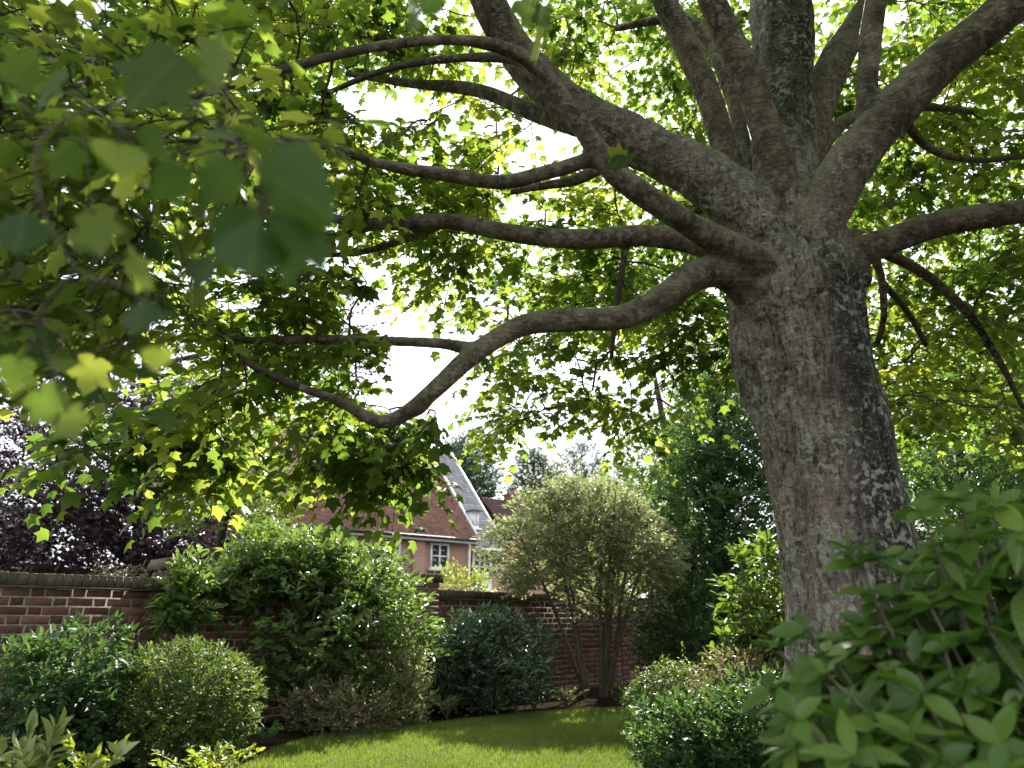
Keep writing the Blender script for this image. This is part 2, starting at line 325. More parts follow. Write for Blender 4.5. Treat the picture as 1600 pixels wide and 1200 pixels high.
def finish_bark():
    m, n, l, out, g, noise, rng_, math_, mix, big, med, fine, spots, c, sep, sl = bark_mat()
    zz = math_('SUBTRACT', sep.outputs[2], float(TRUNK_A[2])); ox = math_('ADD', math_('MULTIPLY', zz, float(sl)), float(TRUNK_A[0]))
    lx = math_('SUBTRACT', sep.outputs[0], ox)
    at_t = n.new('ShaderNodeAttribute'); at_t.attribute_name = 'tint'; thin_ = rng_(at_t.outputs['Fac'], .55, .15)
    r3 = ramp(n, [(.038, .030, .020), (.135, .102, .070), (.30, .25, .175)]); l.new(rng_(math_('MULTIPLY', math_('ADD', noise(17, 8, (1, 1, 1), .7), noise(4.5, 5)), .5), .38, .62), r3.inputs[0])
    c = mix(thin_, c, r3.outputs[0])                                            # smoother brown bark of the limbs
    band = math_('MULTIPLY', rng_(lx, -.12, .10), rng_(sep.outputs[2], 3.45, 3.15))
    pA, pB = at(1222, 250, 4.55), at(1220, 0, 4.7); sl2 = float((pB[0] - pA[0]) / (pB[2] - pA[2]))
    lx2 = math_('ABSOLUTE', math_('SUBTRACT', sep.outputs[0], math_('ADD', math_('MULTIPLY', math_('SUBTRACT', sep.outputs[2], float(pA[2])), sl2), float(pA[0]))), 0)
    lead = math_('MULTIPLY', math_('MULTIPLY', rng_(lx2, .26, .14), rng_(sep.outputs[2], 4.0, 4.5)), rng_(sep.outputs[1], 4.2, 4.3))
    patch = noise(5.5, 8, (1, 1, .5), .7, .6)
    band = math_('MAXIMUM', band, lead)
    k = math_('MULTIPLY', rng_(math_('ADD', patch, math_('MULTIPLY', band, .21)), .56, .61), math_('ADD', math_('MULTIPLY', band, .9), .12))
    c = mix(k, c, (.022, .019, .013))
    lich = math_('MULTIPLY', math_('MULTIPLY', rng_(spots, .52, .58), rng_(noise(3.3, 4), .40, .56)), rng_(thin_, 0, 1, 1, .45))
    c = mix(math_('MULTIPLY', lich, .85), c, (.42, .42, .35))
    lich2 = math_('MULTIPLY', rng_(noise(60, 4, (1, 1, .8)), .57, .64), band)
    c = mix(math_('MULTIPLY', lich2, .8), c, (.27, .26, .21))
    up = n.new('ShaderNodeSeparateXYZ'); l.new(g.outputs['Normal'], up.inputs[0])
    moss = math_('MULTIPLY', rng_(up.outputs[2], -.1, .6), rng_(noise(9, 6), .40, .56))
    c = mix(math_('MULTIPLY', moss, .8), c, (.20, .225, .13))                    # green lichen on the upper sides
    p = n.new('ShaderNodeBsdfPrincipled'); p.inputs['Roughness'].default_value = .82; p.inputs['Specular IOR Level'].default_value = .35
    wr = n.new('ShaderNodeTexWave'); wr.wave_type = 'BANDS'; wr.bands_direction = 'Z'; wr.inputs['Scale'].default_value = 9; wr.inputs['Distortion'].default_value = 9; wr.inputs['Detail'].default_value = 4; wr.inputs['Detail Scale'].default_value = 1.6
    l.new(g.outputs['Position'], wr.inputs['Vector'])
    hgt = math_('ADD', math_('MULTIPLY', med, 1.2), math_('ADD', math_('MULTIPLY', fine, .7), math_('MULTIPLY', wr.outputs['Fac'], .14)))
    hgt = math_('ADD', hgt, math_('MULTIPLY', k, -.5)); hgt = math_('ADD', hgt, math_('MULTIPLY', lich, .25))
    b = n.new('ShaderNodeBump'); b.inputs['Strength'].default_value = 1.0; b.inputs['Distance'].default_value = .03
    l.new(hgt, b.inputs['Height']); l.new(b.outputs[0], p.inputs['Normal']); l.new(c, p.inputs['Base Color']); l.new(p.outputs[0], out.inputs[0])
    return m
M['bark'] = finish_bark()

# ------------------------------------------------------------------ leaf shapes (unit length, along +Y, face +Z)
def tmpl(V, Fc): return np.array(V, float), np.array(Fc, int)
_mo = [(0, 0, 0), (.40, .06, -.12), (.31, .27, -.03), (.52, .58, -.17), (.24, .62, -.04), (0, 1., -.14),
       (-.24, .62, -.04), (-.52, .58, -.17), (-.31, .27, -.03), (-.40, .06, -.12), (0, .36, .05)]
T_MAPLE = tmpl(_mo, [(10, i, (i + 1) % 10) for i in range(10)])
T_OVAL = tmpl([(0, 0, 0), (.22, .36, .08), (.15, .74, .04), (0, 1, -.08), (-.15, .74, .04), (-.22, .36, .08)],
              [(0, 1, 2), (0, 2, 3), (0, 3, 4), (0, 4, 5)])
T_SMALL = tmpl([(0, 0, 0), (.24, .5, .08), (0, 1, -.05), (-.24, .5, .08)], [(0, 1, 2), (0, 2, 3)])
T_BLADE = tmpl([(-.06, 0, 0), (.06, 0, 0), (.045, .5, .05), (-.045, .5, .05), (0, 1, .25)], [(0, 1, 2), (0, 2, 3), (3, 2, 4)])
def leaf_verts(P, A, N, S, T):
    V, Fc = T; n = len(P); A = unit(A); B = unit(np.cross(A, N)); Nn = np.cross(B, A)
    S = np.broadcast_to(np.asarray(S, float), (n,))[:, None, None]
    W = P[:, None] + S * (V[None, :, :1] * B[:, None] + V[None, :, 1:2] * A[:, None] + V[None, :, 2:] * Nn[:, None])
    return W.reshape(-1, 3), (Fc[None] + (np.arange(n) * len(V))[:, None, None]).reshape(-1, Fc.shape[1])
def leaf_obj(name, P, A, N, S, T, mat, parent, tint=None, kind='stuff'):
    V, Fc = leaf_verts(P, A, N, S, T)
    t = rng.random(len(P)) if tint is None else np.clip(tint, 0, 1)
    return obj(name, make_mesh(name, V - root_of(parent), Fc, mat, False, np.repeat(t, len(T[0]))), parent, kind)
def hero_maple():                        # lobed leaf with toothed lobes
    half = [(0, 0), (.10, -.06), (.22, -.05), (.43, .06), (.41, .17), (.32, .25), (.42, .40), (.56, .58), (.42, .63), (.35, .66), (.25, .60), (.24, .72), (.14, .84), (0, 1.02)]
    o = half + [(-x, y) for x, y in half[-2:0:-1]]
    V = [(x, y, -.22 * x * x - .16 * max(0, y - .3) ** 2 + .02 * math.sin(9 * x + 7 * y)) for x, y in o] + [(0, .36, .05)]
    n = len(o); Fc = [(n, i, (i + 1) % n) for i in range(n)]
    return np.array(V), np.array(Fc)
def hero_oval(w=.24, curl=.16, teeth=.0):
    rows = 8; V = []; Fc = []
    for i in range(rows + 1):
        y = i / rows; hw = w * (math.sin(math.pi * min(1, y * .97 + .015) ** .82)) * (1 + (teeth if i % 2 else 0)) + .006
        z = -curl * y * y
        V += [(-hw, y, z + .10 * hw * 2 + .012 * math.sin(9 * y + 1)), (0, y, z - .02), (hw, y, z + .10 * hw * 2 + .012 * math.sin(8 * y))]
    for i in range(rows):
        a = i * 3
        Fc += [(a, a + 1, a + 4), (a, a + 4, a + 3), (a + 1, a + 2, a + 5), (a + 1, a + 5, a + 4)]
    return np.array(V), np.array(Fc)
def hero_mesh(name, T, mat):
    V, Fc = T; return make_mesh(name, V, Fc, mat, True, None, V[:, :2])
def place_leaf(me, P, A, N, s, parent, name='leaf', off=None):
    A = unit(A); B = unit(np.cross(A, N)); Nn = np.cross(B, A)
    L = root_of(parent) if off is None else off
    o = bpy.data.objects.new(name, me); COL.objects.link(o); o.parent = parent
    o.matrix_local = Matrix(((B[0] * s, A[0] * s, Nn[0] * s, P[0] - L[0]), (B[1] * s, A[1] * s, Nn[1] * s, P[1] - L[1]), (B[2] * s, A[2] * s, Nn[2] * s, P[2] - L[2]), (0, 0, 0, 1)))
    return o

# ------------------------------------------------------------------ ground
def sheet(name, pts, z, mat, sub=None):
    P = [(float(p[0]), float(p[1]), z) for p in pts]
    me = bpy.data.meshes.new(name); me.from_pydata(P, [], [list(range(len(P)))]); me.materials.append(mat); me.update()
    return tag(obj(name, me), kind='structure')
sheet('ground', [(-600, -300), (600, -300), (600, 900), (-600, 900)], -.02, M['soil'])
edge_px = [(330, 1222), (390, 1192), (440, 1168), (500, 1150), (560, 1143), (620, 1138), (700, 1129), (780, 1119), (850, 1113), (920, 1109), (980, 1108), (1010, 1116), (1020, 1135), (1012, 1165), (1000, 1210)]
lawn_edge = np.array([gnd(x, y)[:2] for x, y in edge_px])
lawn_edge = spline(np.c_[lawn_edge, np.zeros(len(lawn_edge))], .15)[:, :2]
lawn_poly = np.concatenate([[(-1.0, -8), (-1.6, 2.), (-2.6, 5.2)], lawn_edge, [(1.0, 4.2), (.6, 2.), (.6, -8)]])
sheet('lawn', lawn_poly, 0.0, M['lawn'])
def inside(P, poly):
    x, y = P[:, 0], P[:, 1]; r = np.zeros(len(P), bool); a = poly; b = np.roll(poly, 1, 0)
    for (x1, y1), (x2, y2) in zip(a, b):
        c = (y1 > y) != (y2 > y); r ^= c & (x < (x2 - x1) * (y - y1) / (y2 - y1 + 1e-12) + x1)
    return r
N_GR = 115000
gp = np.c_[rng.uniform(-3.4, 2.2, N_GR * 2), rng.uniform(5.8, 11.2, N_GR * 2)]
gp = gp[inside(gp, lawn_poly)][:N_GR]
gp3 = np.c_[gp, np.full(len(gp), -.002)]
ga = np.c_[rng.normal(0, .38, (len(gp), 2)), np.ones(len(gp))]
gs = rng.uniform(.022, .048, len(gp)) * (.7 + .6 * fbm(gp3 * [2, 2, 1], 3))
lg = leaf_obj('grass', gp3, ga, np.c_[rng.normal(0, 1, (len(gp), 2)), np.zeros(len(gp))], gs, T_BLADE, M['grass'], None, np.clip(fbm(gp3 * [1.6, 1.6, 1], 5) * 1.2 - .1 + rng.normal(0, .2, len(gp)), 0, 1))
tag(lg, 'short mown green grass of the garden lawn', 'grass', kind='stuff')

# ------------------------------------------------------------------ garden wall
WA = np.array([-4.29, 7.37]); WB = np.array([.75, 12.87]); WU = (WB - WA) / np.linalg.norm(WB - WA); WN = np.array([WU[1], -WU[0]])  # WN faces the garden
WTOP = CAM_H + .425; CH = .0815; TH = .225; WANG = math.atan2(WU[1], WU[0])
def wall_s(px):
    k = (px - 800) / 1200.; # X = k Y on the horizon row
    return (k * WA[1] - WA[0]) / (WU[0] - k * WU[1])
def wpos(s, d, z): return np.array([*(WA + WU * s + WN * d), z])
s_p1, s_p2, s_p3 = wall_s(268), wall_s(656), wall_s(945)
s0, s4 = wall_s(-70), wall_s(1090)
gw = empty('brick_wall', wpos((s0 + s4) / 2, 0, 0), 'weathered red brick garden wall with piers and brick on edge coping', 'wall')
def rough_brick(sz, seed):
    r = np.random.default_rng(seed); h = np.array(sz) / 2; b = .006; V = []
    for sx in (-1, 1):
        for sy in (-1, 1):
            for sz_ in (-1, 1): V.append([sx * (h[0] - b), sy * h[1], sz_ * (h[2] - b)])
    V = np.array(V); V[:, 1] = np.sign(V[:, 1]) * (h[1] - b)
    F_ = [[0, 1, 3, 2], [4, 6, 7, 5], [0, 4, 5, 1], [2, 3, 7, 6], [0, 2, 6, 4], [1, 5, 7, 3]]
    bm = []
    # chamfered box: inset front faces plus full-size mid ring
    ring = np.array([[-1, -1], [1, -1], [1, 1], [-1, 1]])
    L = [(h[1] - .0, .009), (h[1] - .007, .0), (-h[1] + .007, .0), (-h[1], .009)]
    V = []
    for y, ins in L:
        for a, c in ring:
            V.append([a * (h[0] - ins) + r.normal(0, .0022), y + r.normal(0, .0018), c * (h[2] - ins) + r.normal(0, .0018)])
    F_ = [[0, 1, 2, 3], [15, 14, 13, 12]]
    for k in range(3):
        for i in range(4): F_.append([k * 4 + i, k * 4 + 4 + i, k * 4 + 4 + (i + 1) % 4, k * 4 + (i + 1) % 4])
    return np.array(V), np.array(F_)
BR_S = [rough_brick((.220, TH, .066), i) for i in range(6)]; BR_H = [rough_brick((.102, TH, .066), 20 + i) for i in range(6)]
BR_P = [rough_brick((.164, .40, .066), 40 + i) for i in range(4)]
BR_C = [rough_brick((.066, .27, .112), 60 + i) for i in range(5)]
def bm_(name, lib, mat): return [make_mesh(name, v, f, mat) for v, f in lib]
ME_S, ME_H, ME_P, ME_C = bm_('brick', BR_S, M['brick']), bm_('brick', BR_H, M['brick']), bm_('brick', BR_P, M['brick']), bm_('coping_brick', BR_C, M['coping'])
OFFC = np.array(gw.location)
def rotz(V, a):
    c, s = math.cos(a), math.sin(a); return np.stack([V[:, 0] * c - V[:, 1] * s, V[:, 0] * s + V[:, 1] * c, V[:, 2]], 1)
def put(me, p, parent, name, base, ang=WANG):
    o = bpy.data.objects.new(name, me); COL.objects.link(o); o.parent = parent
    o.location = [float(c) for c in (np.asarray(p) - base)]; o.rotation_euler = (random.gauss(0, .006), random.gauss(0, .006), ang + random.gauss(0, .006)); return o
panels = [(s0, s_p1 - .17, 'near'), (s_p1 + .17, s_p2 - .17, 'hid'), (s_p2 + .17, s_p3 - .17, 'far'), (s_p3 + .17, s4, 'far2')]
COPE = .115
n_obj = 0
for (a, b, kind) in panels:
    core = MB().box(wpos((a + b) / 2, 0, (WTOP - COPE) / 2 - .02), (b - a + .1, TH - .022, WTOP - COPE + .03), WANG).build('wall_panel', M['mortar'], gw)
    rest = MB(); ncourse = int((WTOP - COPE) / CH) + 1
    for r in range(ncourse):
        z = WTOP - COPE - CH * (r + .5) - .012; s = a - (0 if r % 2 else .08); k = r % 2
        while s < b:
            ln = .236 if k % 2 == 0 else .118
            e0, e1 = max(s, a), min(s + ln, b)
            if e1 - e0 > .05:
                mid = (e0 + e1) / 2; lib, mes = (BR_S, ME_S) if k % 2 == 0 else (BR_H, ME_H); i = random.randrange(6)
                p = wpos(mid, random.gauss(0, .0025), z + random.gauss(0, .0015)); full = e1 - e0 > ln - .002
                vis = (kind == 'near' and r < 10) or (kind == 'far' and r < 14) or (kind == 'far2' and r < 10)
                if vis and full and n_obj < 285: put(mes[i], p, core, 'brick', OFFC); n_obj += 1
                else:
                    v = lib[i][0] * [(e1 - e0 - .012) / (ln - .012), 1, 1]; rest.add(rotz(v, WANG) + p, lib[i][1], random.random())
            s += ln; k += 1
    rest.build('brickwork', M['brick'], core, kind='stuff')
    cp = MB().box(wpos((a + b) / 2, 0, WTOP - COPE / 2), (b - a + .02, .235, COPE - .03), WANG).build('coping_bed', M['mortar'], gw)
    # projecting tile course under the coping
    MB().box(wpos((a + b) / 2, 0, WTOP - COPE - .006), (b - a, .30, .022), WANG).build('tile_course', M['coping'], gw)
    s = a + .036
    while s < b - .03:
        put(ME_C[random.randrange(5)], wpos(s, random.gauss(0, .003), WTOP - COPE / 2 + .006 + random.gauss(0, .003)), cp, 'coping_brick', OFFC); s += .0765
for s in (s_p1, s_p2, s_p3):
    top = WTOP + .10
    core = MB().box(wpos(s, 0, top / 2 - .02), (.335, .375, top), WANG).build('pier', M['mortar'], gw)
    n = int(top / CH) + 1
    for r in range(n):
        z = top - CH * (r + .5); q = [(-.088, .172), (.088, .172)] if r % 2 else [(-.12, .11), (.06, .23)]
        for o_, w in q:
            me = ME_P[random.randrange(4)]; ob = put(me, wpos(s + o_, 0, z), core, 'brick', OFFC); ob.scale = (w / .172, 1, 1)
            ob.scale[0] = (w - .004) / .172
    for k in range(6): put(ME_C[k % 5], wpos(s - .19 + .0765 * k, 0, top + .052), core, 'coping_brick', OFFC).scale = (1, 1.62, 1)
    MB().box(wpos(s, 0, top + .04), (.40, .39, .07), WANG).build('pier_cap_bed', M['mortar'], gw)

# ------------------------------------------------------------------ houses beyond the wall
HA = R(38); HU = np.array([math.cos(HA), math.sin(HA), 0]); HN = np.array([math.sin(HA), -math.cos(HA), 0]); HY = 31.0
HO = at(733, 900, HY); HO[2] = 0
def hp(u, w, z): return HO + HU * u - HN * w + np.array([0, 0, z])      # u along the front, w back into the house
def hit(px, py, w=0.0):
    d = np.array(ray(px, py)); c = np.array([0, 0, CAM_H]); o = hp(0, w, 0)
    t = np.dot(o - c, HN) / np.dot(d, HN); P = c + d * t; return float(np.dot(P - HO, HU)), float(P[2])
def wall_uv(name, quads, mat, parent):
    V = []; Fq = []; UV = []
    for (p0, p1, p2, p3) in quads:
        k = len(V); V += [p0, p1, p2, p3]; Fq.append([k, k + 1, k + 2, k + 3]); w = np.linalg.norm(np.array(p1) - p0); h = p3[2] - p0[2]
        UV += [(0, p0[2]), (w, p0[2]), (w, p2[2]), (0, p3[2])]
    return obj(name, make_mesh(name, np.array(V) - root_of(parent), np.array(Fq), mat, False, None, np.array(UV)), parent)
def window(parent, u0, u1, z0, z1, w, cols=2, rows=2, sill=True):
    fr = MB(); t = .085; d = .07
    for (a, b, c, e) in ((u0, u1, z1 - t, z1), (u0, u1, z0, z0 + t), (u0, u0 + t, z0 + t, z1 - t), (u1 - t, u1, z0 + t, z1 - t)):
        fr.box(hp((a + b) / 2, w - .035, (c + e) / 2), (b - a, d, e - c), HA)
    f = fr.build('window', M['white'], parent)
    iw, ih = u1 - u0 - 2 * t, z1 - z0 - 2 * t
    for i in range(cols):
        for j in range(rows):
            MB().box(hp(u0 + t + iw * (i + .5) / cols, w - .012, z0 + t + ih * (j + .5) / rows), (iw / cols - .03, .012, ih / rows - .03), HA).build('pane', M['glass'], f)
    for i in range(1, cols): MB().box(hp(u0 + t + iw * i / cols, w - .032, (z0 + z1) / 2), (.075, .05, ih), HA).build('glazing_bar', M['white'], f)
    for j in range(1, rows):
        for i in range(cols): MB().box(hp(u0 + t + iw * (i + .5) / cols, w - .030, z0 + t + ih * j / rows), (iw / cols - .077, .045, .06), HA).build('glazing_bar', M['white'], f)
    if sill: MB().box(hp((u0 + u1) / 2, w - .08, z0 - .04), (u1 - u0 + .2, .18, .08), HA).build('sill', M['white'], f)
    return f
def roof(parent, u0, u1, w0, z0, wr, zr, mat, gauge=.11, hip=0.0, name='roof'):
    """courses of overlapping tiles from the eave (w0,z0) up to the ridge (wr,zr); hip shortens the left end"""
    sl = math.hypot(wr - w0, zr - z0); n = int(sl / gauge); mb = MB(); t = np.array([(wr - w0), (zr - z0)]) / sl; nr = np.array([-t[1], t[0]])
    for i in range(n):
        f0, f1 = i / n, (i + 1.25) / n; a, b = f0 * sl, min(f1, 1) * sl
        ul = u0 + hip * f0; step = gauge * 1.55
        us = np.arange(ul - (step / 2 if i % 2 else 0), u1, step)
        for u in us:
            ua, ub = max(u, ul), min(u + step - .012, u1)
            if ub - ua < .03: continue
            lift = .020 + random.random() * .012
            P = [(w0 + t[0] * a + nr[0] * lift, z0 + t[1] * a + nr[1] * lift), (w0 + t[0] * b, z0 + t[1] * b)]
            q = [hp(ua, *P[0]), hp(ub, *P[0]), hp(ub, *P[1]), hp(ua, *P[1])]
            lo = [hp(ua, w0 + t[0] * a, z0 + t[1] * a), hp(ub, w0 + t[0] * a, z0 + t[1] * a)]
            mb.add(q + lo, [[0, 1, 2, 3], [4, 5, 1, 0]], random.random())
    deck = MB().add([hp(u0, w0, z0 - .02), hp(u1, w0, z0 - .02), hp(u1, wr, zr - .02), hp(u0 + hip, wr, zr - .02)], [[0, 1, 2, 3]])
    if hip: deck.add([hp(u0, w0, z0 - .02), hp(u0 + hip, wr, zr - .02), hp(u0, 2 * wr - w0, z0 - .02)], [[0, 1, 2]])
    deck.add([hp(u1, wr, zr - .02), hp(u0 + hip, wr, zr - .02), hp(u0, 2 * wr - w0, z0 - .02), hp(u1, 2 * wr - w0, z0 - .02)], [[0, 1, 2, 3]])
    d = deck.build(name, mat, parent); mb.build('tiles', mat, d, kind='stuff'); return d
ze = at(733, 842, HY)[2]                                   # eaves of the brick house
house = empty('brick_house', hp(-6, 3, 0), 'red brick house with clay tiled roof and white windows beyond the wall', 'house')
uL = hit(438, 832)[0]
wall_uv('front_wall', [(hp(uL + .3, 0, -.05), hp(0, 0, -.05), hp(0, 0, ze + .05), hp(uL + .3, 0, ze + .05)), (hp(0, 0, -.05), hp(0, 8, -.05), hp(0, 8, ze), hp(0, 0, ze)),
        (hp(uL + .3, 8, -.05), hp(uL + .3, 0, -.05), hp(uL + .3, 0, ze), hp(uL + .3, 8, ze)), (hp(0, 8, -.05), hp(uL + .3, 8, -.05), hp(uL + .3, 8, ze), hp(0, 8, ze))], M['house_brick'], house)
MB().add([hp(0, -.0, ze), hp(0, 8, ze), hp(0, 4, ze + 4.4)], [[0, 1, 2]]).build('gable_wall', M['house_brick'], house)
roof(house, uL, .18, -.35, ze - .1, 4., ze + 4.6, M['tile'], hip=2.6)
MB().box(hp(uL / 2 + .1, -.36, ze - .16), (-uL + .1, .05, .16), HA).build('fascia', M['white'], house)
MB().tube([hp(uL, -.43, ze - .1), hp(.1, -.43, ze - .1)], .06, 8).build('gutter', M['lead'], house)
# white verge board down the gable
MB().add([hp(.2, -.42, ze - .16), hp(.2, 4, ze + 4.56), hp(.2, 4, ze + 4.72), hp(.2, -.42, ze - .0), hp(.25, -.42, ze - .16), hp(.25, 4, ze + 4.56), hp(.25, 4, ze + 4.72), hp(.25, -.42, ze - .0)],
         [[0, 1, 2, 3], [4, 7, 6, 5], [0, 4, 5, 1], [3, 2, 6, 7], [0, 3, 7, 4], [1, 5, 6, 2]]).build('verge_board', M['white'], house)
def win_px(parent, x0, y0, x1, y1, w, **k):
    u0, z1 = hit(x0, y0, w); u1, z0 = hit(x1, y1, w); return window(parent, u0, u1, z0, z1, w, **k)
win_px(house, 672, 848, 700, 890, 0.0, cols=2, rows=2)
win_px(house, 578, 838, 624, 880, 0.0, cols=4, rows=2)
win_px(house, 500, 836, 528, 878, 0.0, cols=2, rows=2)
up_ = hit(652, 850)[0]
wall_uv('brick_pilaster', [(hp(up_ - .25, -.2, -.05), hp(up_ + .25, -.2, -.05), hp(up_ + .25, -.2, ze - .03), hp(up_ - .25, -.2, ze - .03)), (hp(up_ + .25, -.2, -.05), hp(up_ + .25, 0, -.05), hp(up_ + .25, 0, ze - .03), hp(up_ + .25, -.2, ze - .03)), (hp(up_ - .25, 0, -.05), hp(up_ - .25, -.2, -.05), hp(up_ - .25, -.2, ze - .03), hp(up_ - .25, 0, ze - .03))], M['house_brick'], house)
MB().tube([hp(-.08, -.1, ze - .15), hp(-.08, -.1, 0)], .05, 8).build('drainpipe', M['white'], house)
# rear wing, tile hung
wing = empty('tile_hung_house', hp(uL - 1, 9, 0), 'tile hung house wing with a white sash window beside the copper tree', 'house')
wu0, wu1 = hit(395, 780, 6)[0], hit(523, 775, 6)[0]; wz = hit(470, 735, 6)[1]
def hung(parent, u0, u1, w, z0, z1, mat):
    mb = MB(); n = int((z1 - z0) / .11)
    for i in range(n):
        z = z0 + i * .11; u = u0 - (.08 if i % 2 else 0)
        while u < u1:
            a, b = max(u, u0), min(u + .155, u1)
            if b - a > .03: mb.add([hp(a, w - .03, z), hp(b, w - .03, z), hp(b, w - .004, z + .13), hp(a, w - .004, z + .13), hp(a, w, z), hp(b, w, z)], [[0, 1, 2, 3], [4, 5, 1, 0]], random.random())
            u += .165
    return mb.build('hung_tiles', mat, parent, kind='stuff')
wall_uv('front_wall', [(hp(wu0, 6, -.05), hp(wu1, 6, -.05), hp(wu1, 6, wz), hp(wu0, 6, wz)), (hp(wu1, 6, -.05), hp(wu1, 12, -.05), hp(wu1, 12, wz), hp(wu1, 6, wz)), (hp(wu0, 12, -.05), hp(wu0, 6, -.05), hp(wu0, 6, wz), hp(wu0, 12, wz))], M['house_brick'], wing)
hung(wing, wu0, wu1, 6, ze - .5, wz, M['tile'])
win_px(wing, 447, 766, 480, 806, 5.93, cols=2, rows=3)
roof(wing, wu0 - .2, wu1 + .2, 5.6, wz - .1, 9, wz + 3.2, M['tile'])
# slate roofed house to the right
sh = empty('slate_roof_house', hp(2.5, 5, 0), 'pale house with grey slate roof, dormer window and white bay', 'house')
se = ze - .32; u1s = hit(782, 853)[0]
wall_uv('front_wall', [(hp(0.1, .6, -.05), hp(u1s, .6, -.05), hp(u1s, .6, se + .1), hp(.1, .6, se + .1)), (hp(u1s, .6, -.05), hp(u1s, 8, -.05), hp(u1s, 8, se), hp(u1s, .6, se))], M['pink'], sh)
MB().add([hp(u1s, .6, se), hp(u1s, 8, se), hp(u1s, 4.3, se + 4.4)], [[0, 1, 2]]).build('gable_wall', M['pink'], sh)
roof(sh, .36, u1s + .15, -.15, se, 4.3, se + 4.9, M['slate'], gauge=.2)
MB().box(hp(u1s / 2 + .2, -.14, se - .07), (u1s, .06, .16), HA).build('fascia', M['white'], sh)
MB().box(hp(u1s / 2 + .2, .2, se - .1), (u1s, .75, .05), HA).build('soffit', M['white'], sh)
MB().add([hp(u1s + .16, -.2, se - .06), hp(u1s + .16, 4.3, se + 4.84), hp(u1s + .16, 4.3, se + 5.0), hp(u1s + .16, -.2, se + .10), hp(u1s + .21, -.2, se - .06), hp(u1s + .21, 4.3, se + 4.84), hp(u1s + .21, 4.3, se + 5.0), hp(u1s + .21, -.2, se + .10)],
         [[0, 1, 2, 3], [4, 7, 6, 5], [0, 4, 5, 1], [3, 2, 6, 7], [0, 3, 7, 4], [1, 5, 6, 2]]).build('verge_board', M['white'], sh)
bu0, bz1 = hit(738, 862, .3); bu1, bz0 = hit(766, 900, .3)
MB().box(hp((bu0 + bu1) / 2, .5, bz0 / 2 - .1), (bu1 - bu0 + .1, .5, bz0 - .1), HA).build('bay_base', M['white'], sh)
window(sh, bu0, bu1, bz0, bz1, .3, cols=3, rows=3)
window(sh, bu1 + .05, bu1 + .8, bz0, bz1, .45, cols=2, rows=3)
du0, dz1 = hit(722, 797, .5); du1, dz0 = hit(746, 826, .5); du0 = max(du0, .45)
MB().box(hp((du0 + du1) / 2, 1.45, (dz0 + dz1) / 2), (du1 - du0 + .1, 1.9, dz1 - dz0), HA).build('dormer_cheek', M['white'], sh)
MB().box(hp((du0 + du1) / 2, 1.4, dz1 + .05), (du1 - du0 + .3, 2.3, .09), HA).build('dormer_roof', M['slate'], sh)
window(sh, du0, du1, dz0, dz1, .48, cols=2, rows=2)
# dark roof and chimney further back
bh = empty('dark_roofed_house', hp(7, 14, 0), 'distant house with dark tiled roof and red brick chimney', 'house')
b0, b1 = hit(742, 800, 13)[0], hit(900, 800, 13)[0]; zb = hit(780, 787, 14)[1]
roof(bh, b0, b1, 8.5, zb - 3.4, 12.5, zb, M['tile_dark'])
wall_uv('front_wall', [(hp(b0, 9, -.05), hp(b1, 9, -.05), hp(b1, 9, zb - 3), hp(b0, 9, zb - 3)), (hp(b0, 16, -.05), hp(b0, 9, -.05), hp(b0, 9, zb - 3), hp(b0, 16, zb - 3))], M['house_brick'], bh)
uc = hit(798, 780, 12.5)[0]
ch = MB().box(hp(uc, 12.5, zb - .25), (.7, .6, 1.2), HA).build('chimney', M['brick'], bh)
MB().box(hp(uc, 12.5, zb + .36), (.80, .70, .12), HA).build('chimney_cap', M['brick'], ch)
for q in (-.2, .2): MB().tube([hp(uc + q, 12.5, zb + .4), hp(uc + q, 12.5, zb + .7)], [.12, .09], 10).build('chimney_pot', M['tile'], ch)
# slate roof at the far left behind the copper tree
lh = empty('grey_roofed_house', at(-20, 960, 27) * [1, 1, 0], 'grey purple roofed house half hidden behind the copper tree', 'house')
HO2 = HO.copy(); HO = at(70, 900, 27); HO[2] = 0
wall_uv('front_wall', [(hp(-7, 0, -.05), hp(0, 0, -.05), hp(0, 0, 2.6), hp(-7, 0, 2.6)), (hp(0, 0, -.05), hp(0, 6, -.05), hp(0, 6, 2.6), hp(0, 0, 2.6))], M['house_brick'], lh)
roof(lh, -7.2, .2, -.3, 2.5, 3, 5.4, M['slate'])
MB().add([hp(0, 0, 2.6), hp(0, 6, 2.6), hp(0, 3, 5.3)], [[0, 1, 2]]).build('gable_wall', M['house_brick'], lh)
HO = HO2

